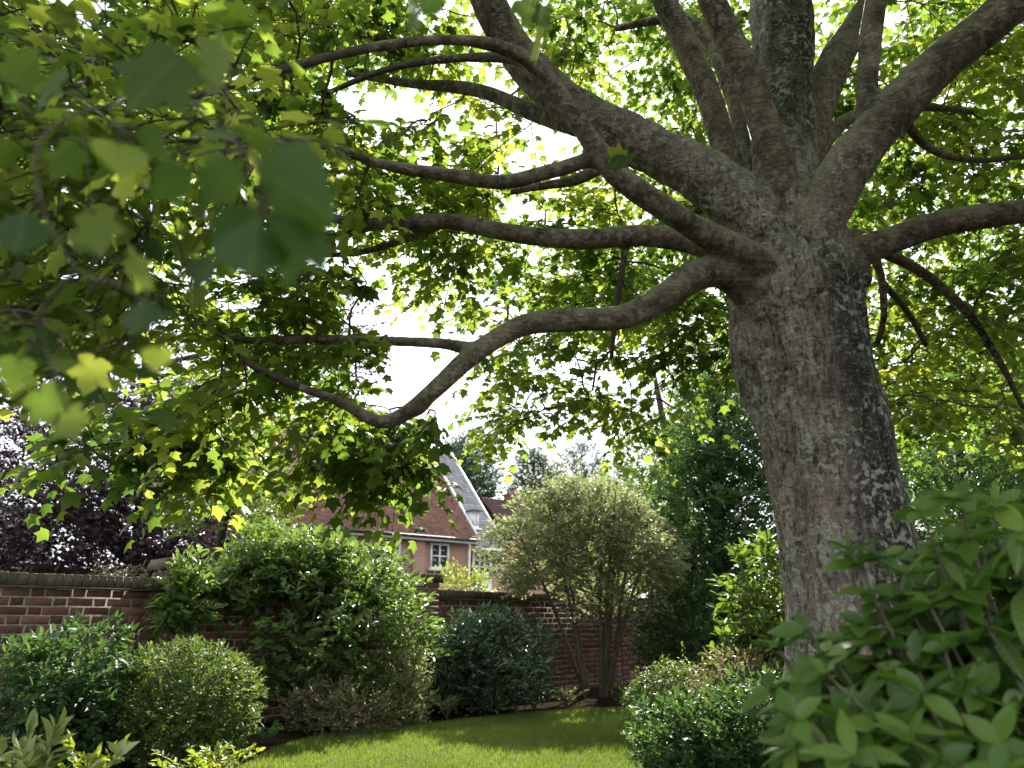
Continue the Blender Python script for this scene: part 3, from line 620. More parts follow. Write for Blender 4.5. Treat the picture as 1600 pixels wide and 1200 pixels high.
# ------------------------------------------------------------------ the big tree: wood
def limb(rows, taper_flare=1.0):
    P = []
    for (px, py, Y, w) in rows: P.append([*at(px, py, Y), w / 2 * mpp(py, Y)])
    return spline(P, .035)
LIMBS = {}
trunk_rows = [(1352, 1262, 4.5, 285), (1345, 1150, 4.5, 236), (1340, 1050, 4.5, 216), (1332, 950, 4.5, 206), (1322, 850, 4.5, 202), (1303, 750, 4.5, 198), (1279, 650, 4.5, 200), (1248, 550, 4.5, 206), (1241, 470, 4.5, 196), (1236, 410, 4.5, 184), (1228, 350, 4.5, 150), (1222, 280, 4.52, 112)]
limb_rows = [
    # A: big limb up and left
    [(1215, 400, 4.42, 120), (1180, 352, 4.35, 100), (1100, 275, 4.3, 84), (985, 215, 4.25, 74), (895, 168, 4.2, 66), (828, 108, 4.15, 60), (775, 30, 4.1, 56), (740, -60, 4.05, 52), (690, -190, 4.0, 42), (600, -340, 4.0, 26)],
    # B: thinner limb in front of it
    [(1215, 440, 4.3, 80), (1165, 400, 4.1, 56), (1125, 378, 3.98, 46), (1050, 335, 3.8, 40), (965, 275, 3.65, 38), (905, 195, 3.5, 32), (845, 112, 3.35, 26), (785, 75, 3.2, 22), (700, 62, 3.0, 18), (560, 78, 2.8, 17), (410, 118, 2.6, 15), (300, 152, 2.4, 12), (200, 165, 2.25, 9)],
    # C: level limb to the left
    [(1190, 420, 4.5, 60), (1110, 385, 4.5, 42), (1010, 368, 4.5, 36), (900, 374, 4.5, 33), (800, 364, 4.5, 29), (700, 346, 4.55, 26), (610, 350, 4.6, 21), (520, 342, 4.65, 15), (430, 325, 4.7, 9)],
    # D: low drooping limb
    [(1200, 470, 4.35, 80), (1135, 425, 4.15, 56), (1090, 428, 4.05, 50), (1040, 462, 3.95, 45), (975, 494, 3.9, 41), (885, 500, 3.85, 37), (812, 510, 3.8, 35), (740, 552, 3.75, 33), (685, 603, 3.7, 30), (635, 645, 3.7, 27), (592, 659, 3.7, 24), (530, 628, 3.7, 18), (440, 594, 3.7, 14), (375, 560, 3.7, 9)],
    # E: big limb up and right
    [(1235, 430, 4.35, 110), (1262, 375, 4.25, 92), (1328, 262, 4.1, 76), (1402, 165, 3.95, 70), (1482, 88, 3.8, 65), (1600, -5, 3.6, 58), (1720, -90, 3.45, 48), (1880, -190, 3.3, 32)],
    # F: level limb to the right
    [(1270, 440, 4.5, 80), (1335, 398, 4.5, 54), (1400, 372, 4.45, 46), (1480, 347, 4.4, 43), (1600, 330, 4.3, 38), (1740, 320, 4.2, 30), (1900, 300, 4.1, 18)],
    # H1, H2, H3, H4: upright limbs
    [(1185, 360, 4.55, 60), (1150, 280, 4.55, 44), (1108, 150, 4.55, 41), (1060, 42, 4.6, 39), (1020, -40, 4.6, 34), (960, -180, 4.7, 22)],
    [(1225, 340, 4.3, 74), (1215, 265, 4.2, 52), (1172, 130, 4.05, 48), (1132, 40, 3.95, 46), (1090, -60, 3.85, 40), (1040, -200, 3.75, 26)],
    [(1190, 330, 4.7, 40), (1168, 250, 4.8, 26), (1140, 140, 4.9, 24), (1100, 55, 5.0, 22), (1050, 30, 5.1, 17), (960, 45, 5.3, 11)],
    [(1225, 320, 4.65, 80), (1258, 225, 4.7, 58), (1292, 120, 4.8, 52), (1342, 30, 4.9, 46), (1400, -50, 5.0, 40), (1500, -180, 5.2, 24)],
    # leader
    [(1228, 400, 4.5, 130), (1222, 300, 4.53, 104), (1222, 200, 4.58, 98), (1222, 90, 4.64, 98), (1218, -30, 4.7, 90), (1210, -200, 4.8, 72), (1200, -420, 4.9, 44)],
    # right, behind: thin drooping limbs
    [(1265, 420, 4.65, 50), (1330, 372, 4.8, 30), (1385, 396, 4.9, 20), (1450, 432, 5.0, 17), (1515, 492, 5.1, 14), (1565, 570, 5.2, 10), (1600, 640, 5.3, 6)],
]
branch_rows = [
    [(1352, 215, 4.02, 34), (1356, 150, 4.0, 32), (1362, 60, 3.98, 34), (1374, -30, 3.95, 32), (1390, -160, 3.9, 20)],                 # stub rising off E
    [(1270, 250, 4.65, 30), (1302, 205, 4.8, 24), (1345, 178, 4.95, 20), (1420, 165, 5.2, 15), (1520, 175, 5.5, 9)],
    [(958, 262, 3.66, 34), (925, 250, 3.62, 26), (860, 268, 3.5, 25), (782, 285, 3.38, 25), (690, 272, 3.2, 22), (600, 257, 3.05, 18), (520, 232, 2.9, 12), (430, 215, 2.75, 7)],   # lichened branch off B
    [(850, 118, 3.36, 22), (800, 92, 3.5, 17), (700, 92, 3.6, 14), (600, 110, 3.75, 11), (500, 150, 3.9, 7)],
    [(905, 195, 4.2, 40), (840, 178, 4.4, 28), (745, 142, 4.6, 22), (640, 130, 4.8, 15), (540, 115, 5.0, 9)],
    [(745, 548, 3.75, 26), (690, 537, 3.85, 18), (600, 533, 3.95, 17), (500, 530, 4.05, 15), (410, 533, 4.1, 12), (320, 522, 4.2, 8)],     # off D
    [(1365, 398, 4.9, 16), (1378, 440, 4.95, 13), (1380, 500, 5.0, 11), (1368, 545, 5.1, 8)],
    [(1382, 445, 4.95, 10), (1420, 490, 5.1, 9), (1450, 545, 5.3, 7)],
    [(980, 368, 4.5, 14), (972, 420, 4.6, 11), (962, 490, 4.75, 9), (955, 560, 4.9, 6)],
    [(620, 650, 3.7, 16), (660, 640, 3.9, 12), (690, 600, 4.1, 9)],
    [(1130, 300, 4.6, 18), (1060, 350, 4.8, 14), (990, 385, 5.0, 10)],
    [(800, 300, 4.5, 10), (850, 290, 4.6, 14), (900, 280, 4.5, 18), (960, 250, 4.32, 24)],
    [(700, 346, 4.55, 16), (640, 372, 4.7, 13), (560, 395, 4.9, 10), (480, 400, 5.1, 6)],
    [(1400, 170, 3.95, 18), (1450, 230, 4.3, 14), (1520, 250, 4.7, 10), (1600, 245, 5.0, 7)],
    [(600, 350, 4.6, 14), (500, 370, 4.8, 12), (380, 345, 4.9, 10), (240, 340, 4.9, 7), (120, 335, 4.9, 5)],
]
trunk_s = limb(trunk_rows)
limbs = [limb(r) for r in limb_rows]; branches = [limb(r) for r in branch_rows]
def wobble(S, seed, amp=.35):
    q = np.c_[np.arange(len(S)) * .035 * 1.3, np.full(len(S), seed * 7.3), np.zeros(len(S))]; S = S.copy()
    env = np.clip(np.arange(len(S)) / 14., 0, 1)
    for k in range(3): S[:, k] += (fbm(q + k * 31.7, seed) - .5) * amp * S[:, 3] * env
    S[:, 3] *= 1 + (vn(q * 3 + 90, seed) - .5) * .14 * env
    return S
limbs = [wobble(s, i + 1) for i, s in enumerate(limbs)]; branches = [wobble(s, i + 40) for i, s in enumerate(branches)]
limbs_r = [s[s[:, 3] > .022] for s in limbs]; br_r = [s[s[:, 3] > .022] for s in branches]
wood = MB(); V, Q, T = tube(trunk_s[:, :3], trunk_s[:, 3], 40); wood.add(V, Q); wood.T.append(T)
for s in limbs_r + [b for b in br_r if len(b) > 4]: wood.tube(s[:, :3], s[:, 3], 18)
# knobs and old branch collars on the trunk
for (px, py, Y, rr) in ((1172, 540, 4.35, 30), (1325, 430, 4.42, 36), (1200, 465, 4.22, 38), (1255, 440, 4.18, 46)):
    c = at(px, py, Y); r_ = rr * mpp(py, Y); k = wood.n
    ph = np.linspace(0, math.pi, 9); wood.tube(np.c_[np.full(9, c[0]), np.full(9, c[1]), c[2] - np.cos(ph) * r_ * 1.5], np.maximum(np.sin(ph), .05) * r_, 14)
wme = wood.mesh('wood', None)
wo_ = bpy.data.objects.new('wood', wme); COL.objects.link(wo_)
rm = wo_.modifiers.new('r', 'REMESH'); rm.mode = 'VOXEL'; rm.voxel_size = .0165
sm = wo_.modifiers.new('s', 'SMOOTH'); sm.factor = .5; sm.iterations = 4
dg = bpy.context.evaluated_depsgraph_get(); ev = wo_.evaluated_get(dg); wm = bpy.data.meshes.new_from_object(ev)
bpy.data.objects.remove(wo_); bpy.data.meshes.remove(wme)
nv = len(wm.vertices); V = np.empty(nv * 3, np.float32); wm.vertices.foreach_get('co', V); V = V.reshape(-1, 3).astype(float)
NV = np.empty(nv * 3, np.float32); wm.vertices.foreach_get('normal', NV); NV = NV.reshape(-1, 3).astype(float)
# nearest limb for each vertex
ALL = [trunk_s] + limbs_r + [b for b in br_r if len(b) > 4]; samples = []; lab = []
for i, s in enumerate(ALL):
    q = s[::2] if i == 0 else s[::2][4:] if i <= len(limbs_r) else s[::2]
    samples.append(q); lab += [i] * len(q)
samples = np.concatenate(samples); lab = np.array(lab); best = np.empty(nv, int); rad = np.empty(nv)
for a in range(0, nv, 4000):
    d = np.linalg.norm(V[a:a + 4000, None, :] - samples[None, :, :3], axis=2) - samples[None, :, 3]
    k = d.argmin(1); best[a:a + 4000] = lab[k]; rad[a:a + 4000] = samples[k, 3]
# bark relief
thick = np.clip((rad - .10) / .22, 0, 1); amp = np.clip(rad / .38, .12, 1.0) * (.45 + .55 * thick)
lxv = V[:, 0] - (TRUNK_A[0] + (TRUNK_B[0] - TRUNK_A[0]) * (V[:, 2] - TRUNK_A[2]) / (TRUNK_B[2] - TRUNK_A[2]))
relief = (fbm(V * [9, 9, 2.2], 71, 3) - .5) * .050 + (fbm(V * [26, 26, 6], 75, 2) - .5) * .018
fis = 1 - np.abs(2 * fbm(V * [8, 8, .9] + 3.3, 91, 3) - 1); relief = relief - .045 * np.clip(fis - .72, 0, 1) / .28 * np.clip(rad / .2, 0, 1)
wr = (fbm(V * [4, 4, 22], 81, 2) - .5) * .020 * np.clip((V[:, 2] - 2.3) / 1.0, 0, 1)
V2 = V + NV * (amp * (relief + wr))[:, None]
wm.vertices.foreach_set('co', V2.astype(np.float32).ravel()); wm.update()
wm.vertices.foreach_get('normal', (nb := np.empty(nv * 3, np.float32))); NB = nb.reshape(-1, 3)
npoly = len(wm.polygons); lt = np.empty(npoly, np.int32); ls = np.empty(npoly, np.int32); wm.polygons.foreach_get('loop_total', lt); wm.polygons.foreach_get('loop_start', ls)
li = np.empty(len(wm.loops), np.int32); wm.loops.foreach_get('vertex_index', li)
quad = ls[lt == 4][:, None] + np.arange(4); tri = ls[lt == 3][:, None] + np.arange(3)
FQ = li[quad]; FT = li[tri] if len(tri) else np.zeros((0, 3), np.int32)
tbase = trunk_s[0, :3] * [1, 1, 0]
tree = empty('large_maple_tree', tbase, 'massive spreading maple tree with thick grey brown trunk and lobed green leaves', 'tree')
for i in range(len(ALL)):
    fq = FQ[best[FQ[:, 0]] == i]; ft = FT[best[FT[:, 0]] == i] if len(FT) else FT
    if len(fq) == 0: continue
    used = np.unique(np.concatenate([fq.ravel(), ft.ravel()])); mp_ = np.zeros(nv, np.int32); mp_[used] = np.arange(len(used))
    nm = 'trunk' if i == 0 else 'limb' if i <= len(limbs_r) else 'branch'
    me = make_mesh(nm, V2[used] - tbase, [mp_[fq], mp_[ft]] if len(ft) else mp_[fq], M['bark'], True, thick[used])
    me.normals_split_custom_set_from_vertices(NB[used].tolist())
    obj(nm, me, tree)
bpy.data.meshes.remove(wm)

# ------------------------------------------------------------------ the big tree: leafy sprays
skel = []                                  # growing skeleton points
for s in limbs + branches: skel.append(s[6::5, :3])
thin = MB()
for s in limbs + branches:
    q = s[(s[:, 3] <= .026)]
    if len(q) > 2: thin.tube(q[::2, :3], q[::2, 3] * 1.0, 6)
skel = np.concatenate(skel)
AX = np.array([1.65, 4.5])
cl = []
def region(n, x0, y0, x1, y1, Y0, Y1, size=.13, nl=46, spread=1.0):
    for _ in range(n):
        cl.append((at(rng.uniform(x0, x1), rng.uniform(y0, y1), rng.uniform(Y0, Y1)), size, nl, spread))
# dome of outer crown
C0 = np.array([1.5, 4.8, 2.4]); dome = []
while len(dome) < 1000:
    az = rng.uniform(0, 2 * math.pi); el = math.asin(rng.uniform(.02, .98)); f = rng.uniform(.62, 1.0)
    d = np.array([math.cos(az) * math.cos(el) * 6.6, math.sin(az) * math.cos(el) * 5.2, math.sin(el) * 6.0]) * f + C0
    if d[1] < -.6: continue
    if d[0] < .6 and d[1] > 5.6 + .25 * (d[0] - .6) * -1: continue
    if vn((d * .75)[None], 5)[0] < .33: continue
    px, py, dep = project(d)
    if dep > 0 and -150 < px < 1750 and -150 < py < 1350:
        if np.linalg.norm(d - [0, 0, CAM_H]) < 3.6: continue
        if py > 520: continue
    elif d[2] < 3.0: continue
    dome.append(d); cl.append((d, .102, 56, 1.0))
# lower curtains
region(34, 760, 420, 1060, 660, 5.8, 7.4, .105, 56)
region(14, 1040, 430, 1150, 590, 5.6, 7.5, .10, 50)
region(34, 540, 270, 1000, 440, 4.9, 6.2, .10, 58)
region(46, 300, 60, 900, 330, 4.4, 5.6, .10, 58)
region(26, 300, 430, 590, 610, 3.9, 5.0, .10, 56)
region(18, 250, 590, 390, 720, 5.2, 6.0, .135, 42)
region(5, 140, 620, 230, 700, 5.0, 5.6, .135, 34)
region(16, 520, 630, 680, 715, 5.2, 6.2, .125, 46)
region(9, 530, 690, 670, 735, 5.6, 6.4, .125, 44)
region(46, 1360, 380, 1640, 680, 5.0, 8.0, .10, 58)
region(34, 1300, -20, 1640, 330, 5.0, 7.5, .10, 58)
region(50, -40, 0, 620, 330, 2.9, 4.8, .085, 64)
region(30, -60, 330, 320, 500, 2.8, 4.2, .085, 64)
region(24, -80, 40, 280, 540, 1.6, 2.4, .075, 36, .7)
region(12, -60, -40, 420, 260, 1.5, 2.3, .075, 34, .7)
cl.sort(key=lambda c: np.min(np.linalg.norm(skel - c[0], axis=1)))
LP, LA, LN, LS = [], [], [], []
nodes = [skel]; cnt = len(skel)
buf = np.zeros((cnt + 12 * len(cl), 3)); buf[:cnt] = skel
def add_leafy_shoot(p0, d, length, n, size):
    t = np.linspace(.12, 1, n); bend = np.array([0, 0, -.22]) * length
    pts = p0 + d[None] * (t * length)[:, None] + bend[None] * (t ** 2)[:, None]
    side = unit(np.cross(d, [0, 0, 1.]) + 1e-6); sg = np.where(np.arange(n) % 2 == 0, 1, -1)[:, None]
    A = d[None] * .55 + side[None] * sg * .75 + rng.normal(0, .32, (n, 3)) + np.array([0, 0, -.38])
    A[-1] = d + [0, 0, -.4]
    Nn = np.array([0, 0, 1.]) + rng.normal(0, .36, (n, 3))
    pet = unit(A) * size * rng.uniform(.25, .55, (n, 1))
    LP.append(pts + pet); LA.append(A); LN.append(Nn); LS.append(size * rng.uniform(.62, 1.18, n))
    return pts[-1]
for (c, size, nl, spread) in cl:
    d2 = np.linalg.norm(buf[:cnt] - c, axis=1); out = unit(np.array([c[0] - AX[0], c[1] - AX[1], 0.0]) + 1e-6)
    k = int(np.argmin(d2)); p = buf[k]; L = d2[k]
    mid = (p + c) / 2 + rng.normal(0, .06, 3) * L + np.array([0, 0, .10 * L])
    t = np.linspace(0, 1, 8)[:, None]; cur = (1 - t) ** 2 * p + 2 * t * (1 - t) * mid + t ** 2 * c
    wv = np.sin(t * math.pi) * (np.array([fbm(cur * 2.6 + q * 17.1, 300 + q) for q in range(3)]).T - .5) * .55 * min(L, 1.6); cur = cur + wv
    thin.tube(cur, np.linspace(.006 + .0065 * min(L, 2.2), .0045, 8), 4)
    buf[cnt:cnt + 6] = cur[2:]; cnt += 6
    dirc = unit(unit(c - p) * .6 + out * .7 + np.array([0, 0, -.08]))
    ns = 5
    for q in range(ns):
        a = (q - (ns - 1) / 2) * .62 + rng.normal(0, .2)
        ca, sa = math.cos(a), math.sin(a)
        dd = unit(np.array([dirc[0] * ca - dirc[1] * sa, dirc[0] * sa + dirc[1] * ca, dirc[2] + rng.normal(0, .22)]))
        ln = rng.uniform(.38, .62) * spread; st = cur[-1] if q in (1, 2, 3) else cur[5]
        e = add_leafy_shoot(st, dd, ln, max(4, nl // ns), size)
        tt = np.linspace(0, 1, 4)[:, None]
        thin.tube(st + dd * ln * tt + np.array([0, 0, -.22]) * ln * tt ** 2, [.0042, .0036, .003, .002], 3)
thin.build('twigs', M['twig'], tree, kind='stuff')
LP, LA, LN, LS = map(np.concatenate, (LP, LA, LN, LS))
dist = np.linalg.norm(LP - [0, 0, CAM_H], axis=1)
ok = dist > .55; LP, LA, LN, LS, dist = LP[ok], LA[ok], LN[ok], LS[ok], dist[ok]
px, py, dep = project(LP); vis = (dep > 0) & (px > -30) & (px < 1630) & (py > -30) & (py < 1230)
key = np.where(vis, LS / dist, 0)

# hand-placed near leaves hanging in front of the lens: (base px, base py, tip px, tip py, depth, facing tilt, lobed)
near = [(185, 222, 192, 286, 1.05, .1, 0), (212, 212, 302, 246, .95, .5, 0), (300, 268, 205, 318, .95, .3, 0), (492, 216, 592, 268, .9, .6, 0),
        (402, 262, 590, 372, .85, .35, 0), (400, 345, 385, 500, .85, .15, 0), (430, 335, 540, 442, .85, .3, 0), (405, 330, 300, 420, .9, .5, 0),
        (225, 468, 212, 552, 1.0, .3, 0), (250, 542, 238, 590, 1.1, .2, 0), (40, 330, 22, 432, 1.1, .35, 0), (150, 330, 165, 430, 1.2, .5, 1),
        (280, 90, 165, 200, 1.0, .25, 1), (640, -22, 668, 62, 1.0, .2, 0), (690, -25, 640, 40, 1.1, .5, 0), (440, 345, 475, 480, .95, .6, 0),
        (370, 250, 300, 345, .95, .5, 0), (120, 230, 60, 300, 1.15, .5, 1), (330, 400, 290, 470, 1.05, .4, 0), (60, 610, 110, 690, 1.3, .5, 1),
        (105, 640, 128, 712, 1.3, .3, 1), (30, 560, 15, 640, 1.25, .5, 1), (150, 560, 120, 640, 1.35, .4, 1), (850, 30, 828, 120, 1.5, .3, 1), (815, 0, 880, 60, 1.4, .5, 1),
        (455, 300, 520, 330, .9, .7, 0), (350, 120, 300, 40, 1.1, .5, 1), (95, 110, 40, 190, 1.15, .5, 1), (20, 130, 70, 60, 1.2, .4, 1), (200, 400, 262, 470, 1.15, .5, 1), (960, 262, 985, 212, 3.0, .4, 1), (975, 250, 940, 225, 3.0, .5, 1)]
me_map = [hero_mesh('leaf', hero_maple(), M['maple_o'])]
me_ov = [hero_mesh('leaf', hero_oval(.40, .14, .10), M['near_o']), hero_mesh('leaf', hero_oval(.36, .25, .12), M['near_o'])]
me_yg = hero_mesh('leaf', hero_oval(.46, .12, .06), M['sunlit_o'])
tw = MB()
def NEAR(Y): return Y * .70 if Y < 1.35 else Y
at_n = lambda x, y, Y: at(x, y, NEAR(Y))
nb0 = []
for i, (bx, by, tx, ty, Y, tilt, lob) in enumerate(near):
    Y = NEAR(Y)
    b = at(bx, by, Y); t = at(tx, ty, Y - .04 + tilt * .10); A = t - b; s = np.linalg.norm(A) * .74
    view = unit(np.array([0, 0, CAM_H]) - b); Nn = unit(np.array([0, 0, 1.]) * (.5 + tilt) - view * (.8 if i % 3 else -.8) + rng.normal(0, .25, 3))
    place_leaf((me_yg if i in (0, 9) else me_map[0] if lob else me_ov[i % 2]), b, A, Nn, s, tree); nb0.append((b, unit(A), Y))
# twigs carrying them, hanging from the limb that runs overhead
start = limbs[1][-1, :3]
tws = [np.array([start, at_n(250, 130, 1.8), at_n(330, 190, 1.2), at_n(400, 262, .9), at_n(412, 335, .86)]),
       np.array([at_n(250, 130, 1.8), at_n(180, 160, 1.4), at_n(190, 205, 1.05), at_n(240, 215, .98)]),
       np.array([at_n(180, 160, 1.4), at_n(80, 200, 1.25), at_n(60, 300, 1.15), at_n(120, 420, 1.15), at_n(200, 450, 1.05), at_n(255, 520, 1.1)]),
       np.array([at_n(120, 420, 1.15), at_n(60, 500, 1.25), at_n(90, 590, 1.3), at_n(120, 640, 1.32)]),
       np.array([limbs[0][-60, :3], at_n(760, -120, 2.6), at_n(720, -60, 1.5), at_n(650, -30, 1.05)]),
       np.array([at_n(760, -120, 2.6), at_n(840, -60, 1.7), at_n(845, 20, 1.5)])]
twp = []
for q in tws:
    s = spline(np.c_[q, np.zeros(len(q))], .03)[:, :3]; MB().tube(s, np.linspace(.0034, .0012, len(s)), 6).build('hanging_twig', M['twig'], tree, True); twp.append(s)
twp = np.concatenate(twp)
for (b, A, Y) in nb0[:-2]:
    p = twp[np.argmin(np.linalg.norm(twp - b, axis=1))]; m_ = (p + b) / 2 - A * .02
    tw.tube([p, m_, b + A * .004], [.0013, .0012, .0012], 5)
tw.build('leaf_stalks', M['twig'], tree, kind='stuff')
NBIG = 300 - len(near)
order = np.argsort(-key); big = order[:NBIG]; mask = np.ones(len(LP), bool); mask[big] = False
for i in big: place_leaf(me_map[0], LP[i], LA[i], LN[i], LS[i], tree, off=tbase)
mask &= (key > 0) | (rng.random(len(LP)) < .8)
tone = np.clip(fbm(LP[mask] * 1.3, 9) * 1.5 - .32 + rng.normal(0, .22, mask.sum()), 0, 1)
leaf_obj('crown', LP[mask], LA[mask], LN[mask], LS[mask], T_MAPLE, M['maple'], tree, tone)
print('maple leaves', len(LP))

# ------------------------------------------------------------------ shrubs and other trees
def lumps(seed, n=14, a=.22):
    r = np.random.default_rng(seed); d = unit(r.normal(0, 1, (n, 3))); w = r.uniform(-.6, 1, n) * a
    return lambda D: 1 + (np.clip(D @ d.T, 0, 1) ** 7 * w).sum(1)
def foliage(c, rad, n, per, size, seed, up=.35, inner=.35, length=.3, zmin=.02, lump=.22, droop=.0, low=-.75, flat=0., twigs=None, gap=0.0):
    """leafy sprays over and inside a lumpy ellipsoid: returns leaf arrays"""
    r = np.random.default_rng(seed); rad = np.asarray(rad, float); f = lumps(seed, 14, lump)
    D = unit(r.normal(0, 1, (n * 3, 3))); D = D[D[:, 2] > low][:n]; n = len(D)
    k = np.where(r.random(n) < inner, r.uniform(.35, .85, n), r.uniform(.86, 1.08, n)) * f(D)
    tip = np.asarray(c) + D * rad * k[:, None]
    if gap:
        g = vn(tip * (2.2 / max(.3, rad.min())) + seed, seed); tip = tip[g > gap]; D = D[g > gap]; n = len(D)
    dirs = unit(D * [1, 1, .8] + [0, 0, up] + r.normal(0, .33, (n, 3)))
    L = length * r.uniform(.6, 1.3, n); st = tip - dirs * L[:, None]
    if twigs is not None:
        for i in range(0, n, 2): twigs.tube([st[i] - dirs[i] * L[i] * .5, st[i], tip[i]], [.006, .004, .002], 4)
    t = np.tile(np.linspace(.1, 1, per), n); idx = np.repeat(np.arange(n), per)
    P = st[idx] + dirs[idx] * (L[idx] * t)[:, None] + np.array([0, 0, -droop]) * (t ** 2)[:, None] * L[idx, None]
    side = unit(np.cross(dirs, r.normal(0, .4, (n, 3)) + [0, 0, 1.]))[idx]; sg = np.where(np.arange(n * per) % 2 == 0, 1, -1)[:, None]
    A = dirs[idx] * .7 + side * sg * .8 + r.normal(0, .3, (n * per, 3)); A[:, 2] -= droop * .6
    last = (np.arange(n * per) % per) == per - 1; A[last] = dirs[idx][last]
    Nn = np.array([0, 0, 1.]) * (.6 + flat) + D[idx] * .55 + r.normal(0, .35, (n * per, 3))
    S = size * r.uniform(.6, 1.2, n * per)
    h = (P[:, 2] - (c[2] - rad[2])) / (2 * rad[2]); tint = np.clip(r.normal(.45, .22, n * per) + np.repeat(r.normal(0, .12, n), per), 0, 1)
    m = P[:, 2] > zmin
    return P[m], A[m], Nn[m], S[m], tint[m]
def stems(base, c, rad, n, seed, r0=.016, top=.75, spread=.12, mat='stem', parent=None, name='stems', sides=6, fork=2, each=False):
    r = np.random.default_rng(seed); mb = MB()
    for i in range(n):
        if each and i: mb.build(name, M[mat], parent, True); mb = MB()
        a = r.uniform(0, 2 * math.pi); b = np.array(base) + [math.cos(a) * spread * r.uniform(.2, 1), math.sin(a) * spread * r.uniform(.2, 1), -.03]
        d = unit(np.array([math.cos(a), math.sin(a), r.uniform(.2, 1.6)])); e = np.asarray(c) + d * np.asarray(rad) * top * r.uniform(.75, 1.05)
        m_ = b * .45 + e * .55; m_[:2] = b[:2] * .52 + e[:2] * .48
        s = spline(np.c_[[b, m_, e], [r0, r0 * .7, r0 * .25]], .08); s[:, :3] += (fbm(s[:, :3] * 4 + i, seed)[:, None] - .5) * .05
        mb.tube(s[:, :3], s[:, 3], sides)
        for _ in range(fork):
            j = r.integers(len(s) // 3, len(s) - 1); e2 = np.asarray(c) + unit(s[j, :3] - c + r.normal(0, .5, 3) + [0, 0, .4]) * np.asarray(rad) * top
            q = spline(np.c_[[s[j, :3], (s[j, :3] + e2) / 2 + [0, 0, .04], e2], [s[j, 3] * .7, s[j, 3] * .5, s[j, 3] * .2]], .1); mb.tube(q[:, :3], q[:, 3], max(4, sides - 2))
    return mb.build(name, M[mat], parent, True)
def shrub(name, label, cat, base, parts, mat, size, T=T_SMALL, st=8, seed=1, group=None, r0=.014, **kw):
    base = np.array([base[0], base[1], 0.]); root = empty(name, base, label, cat, group); acc = []
    for i, (c, rad, n, per) in enumerate(parts):
        acc.append(foliage(c, rad, n, per, size, seed + i * 13, **kw))
    P, A, Nn, S, t = [np.concatenate(x) for x in zip(*acc)]
    leaf_obj('foliage', P, A, Nn, S, T, M[mat], root, t)
    c, rad = parts[0][0], parts[0][1]; stems(base, c, rad, st, seed, r0=r0, parent=root)
    return root
def blob(x0, y0, x1, y1, Y, depth=None):          # ellipsoid that fills a box of the photograph at depth Y
    a, b = at(x0, (y0 + y1) / 2, Y), at(x1, (y0 + y1) / 2, Y); t, d = at((x0 + x1) / 2, y0, Y), at((x0 + x1) / 2, y1, Y)
    rx = (b[0] - a[0]) / 2; rz = (t[2] - d[2]) / 2
    return np.array([(a[0] + b[0]) / 2, Y, (t[2] + d[2]) / 2]), np.array([rx, depth or rx, rz])
def B(x0, y0, x1, y1, Y, n, per, depth=None): return (*blob(x0, y0, x1, y1, Y, depth), n, per)
def shr(name, label, cat, boxes, mat, size, **k):
    c = boxes[0][0]; return shrub(name, label, cat, (c[0], c[1]), boxes, mat, size, **k)

shr('laurel_shrub', 'large bushy laurel shrub spilling over the wall between two brick piers', 'shrub',
    [B(295, 835, 655, 1140, 9.0, 1150, 8, .95), B(235, 862, 420, 960, 8.6, 260, 9, .5), B(520, 868, 636, 960, 9.7, 200, 9, .45), B(360, 815, 560, 930, 9.1, 420, 9, .7), B(240, 862, 335, 1010, 7.75, 130, 8, .25)], 'laurel', .112, T=T_OVAL, seed=3, gap=.24, length=.36, up=.3, droop=.25, st=12, r0=.025)
shr('round_box_bush', 'rounded clipped box bush in front of the near brick pier', 'bush', [B(168, 1002, 402, 1205, 6.35, 1500, 9)], 'box', .050, T=T_SMALL, seed=21, length=.12, up=.2, lump=.05, inner=.25, st=9)
shr('dark_leafy_bush', 'dark broad leaved bush against the brick wall beside the round bush', 'bush', [B(-60, 975, 200, 1240, 5.9, 900, 9, .6)], 'dark', .08, T=T_OVAL, seed=31, gap=.25, length=.26, droop=.45, st=9)
shr('low_dusty_shrub', 'low pale leaved shrub at the foot of the big laurel', 'shrub', [B(440, 1062, 618, 1165, 8.0, 420, 8, .45)], 'bronze', .052, seed=41, length=.18, st=6)
shr('small_spiky_shrub', 'small upright shrub with pale leaves beside the dark round evergreen', 'shrub', [B(598, 985, 680, 1155, 8.7, 360, 9, .42)], 'sage', .052, seed=47, length=.22, up=.8, st=7)
shr('round_evergreen_shrub', 'dark blue green round evergreen shrub before the right hand wall', 'shrub', [B(648, 962, 862, 1120, 10.0, 900, 9, .8), B(690, 950, 800, 1010, 10.0, 130, 9, .5)], 'bluish', .085, T=T_OVAL, seed=53, length=.28, up=.35, st=9)
# multi-stemmed shrub: visible fan of stems under an airy crown
mb_ = gnd(935, 1087); ms = empty('multi_stem_shrub', mb_, 'airy pale green multi stemmed shrub with a fan of bare stems', 'shrub')
mc, mr = blob(778, 735, 1075, 985, 11.0); mr[1] = 1.1
stems(mb_, mc, mr, 9, 61, r0=.032, top=.92, spread=.26, parent=ms, name='stem', fork=6, each=True)
twg = MB()
acc = [foliage(mc, mr, 3000, 9, .078, 63, up=.15, length=.26, inner=.35, low=-.55, gap=.2, droop=.2, lump=.3), foliage(*blob(860, 900, 1060, 985, 10.7), 220, 8, .055, 64, up=.2, length=.3, gap=.3), foliage(*blob(800, 715, 960, 820, 11.0), 160, 9, .05, 65, up=1.0, length=.4)]
P, A, Nn, S, t = [np.concatenate(x) for x in zip(*acc)]
leaf_obj('foliage', P, A, Nn, S, T_SMALL, M['sage'], ms, t)
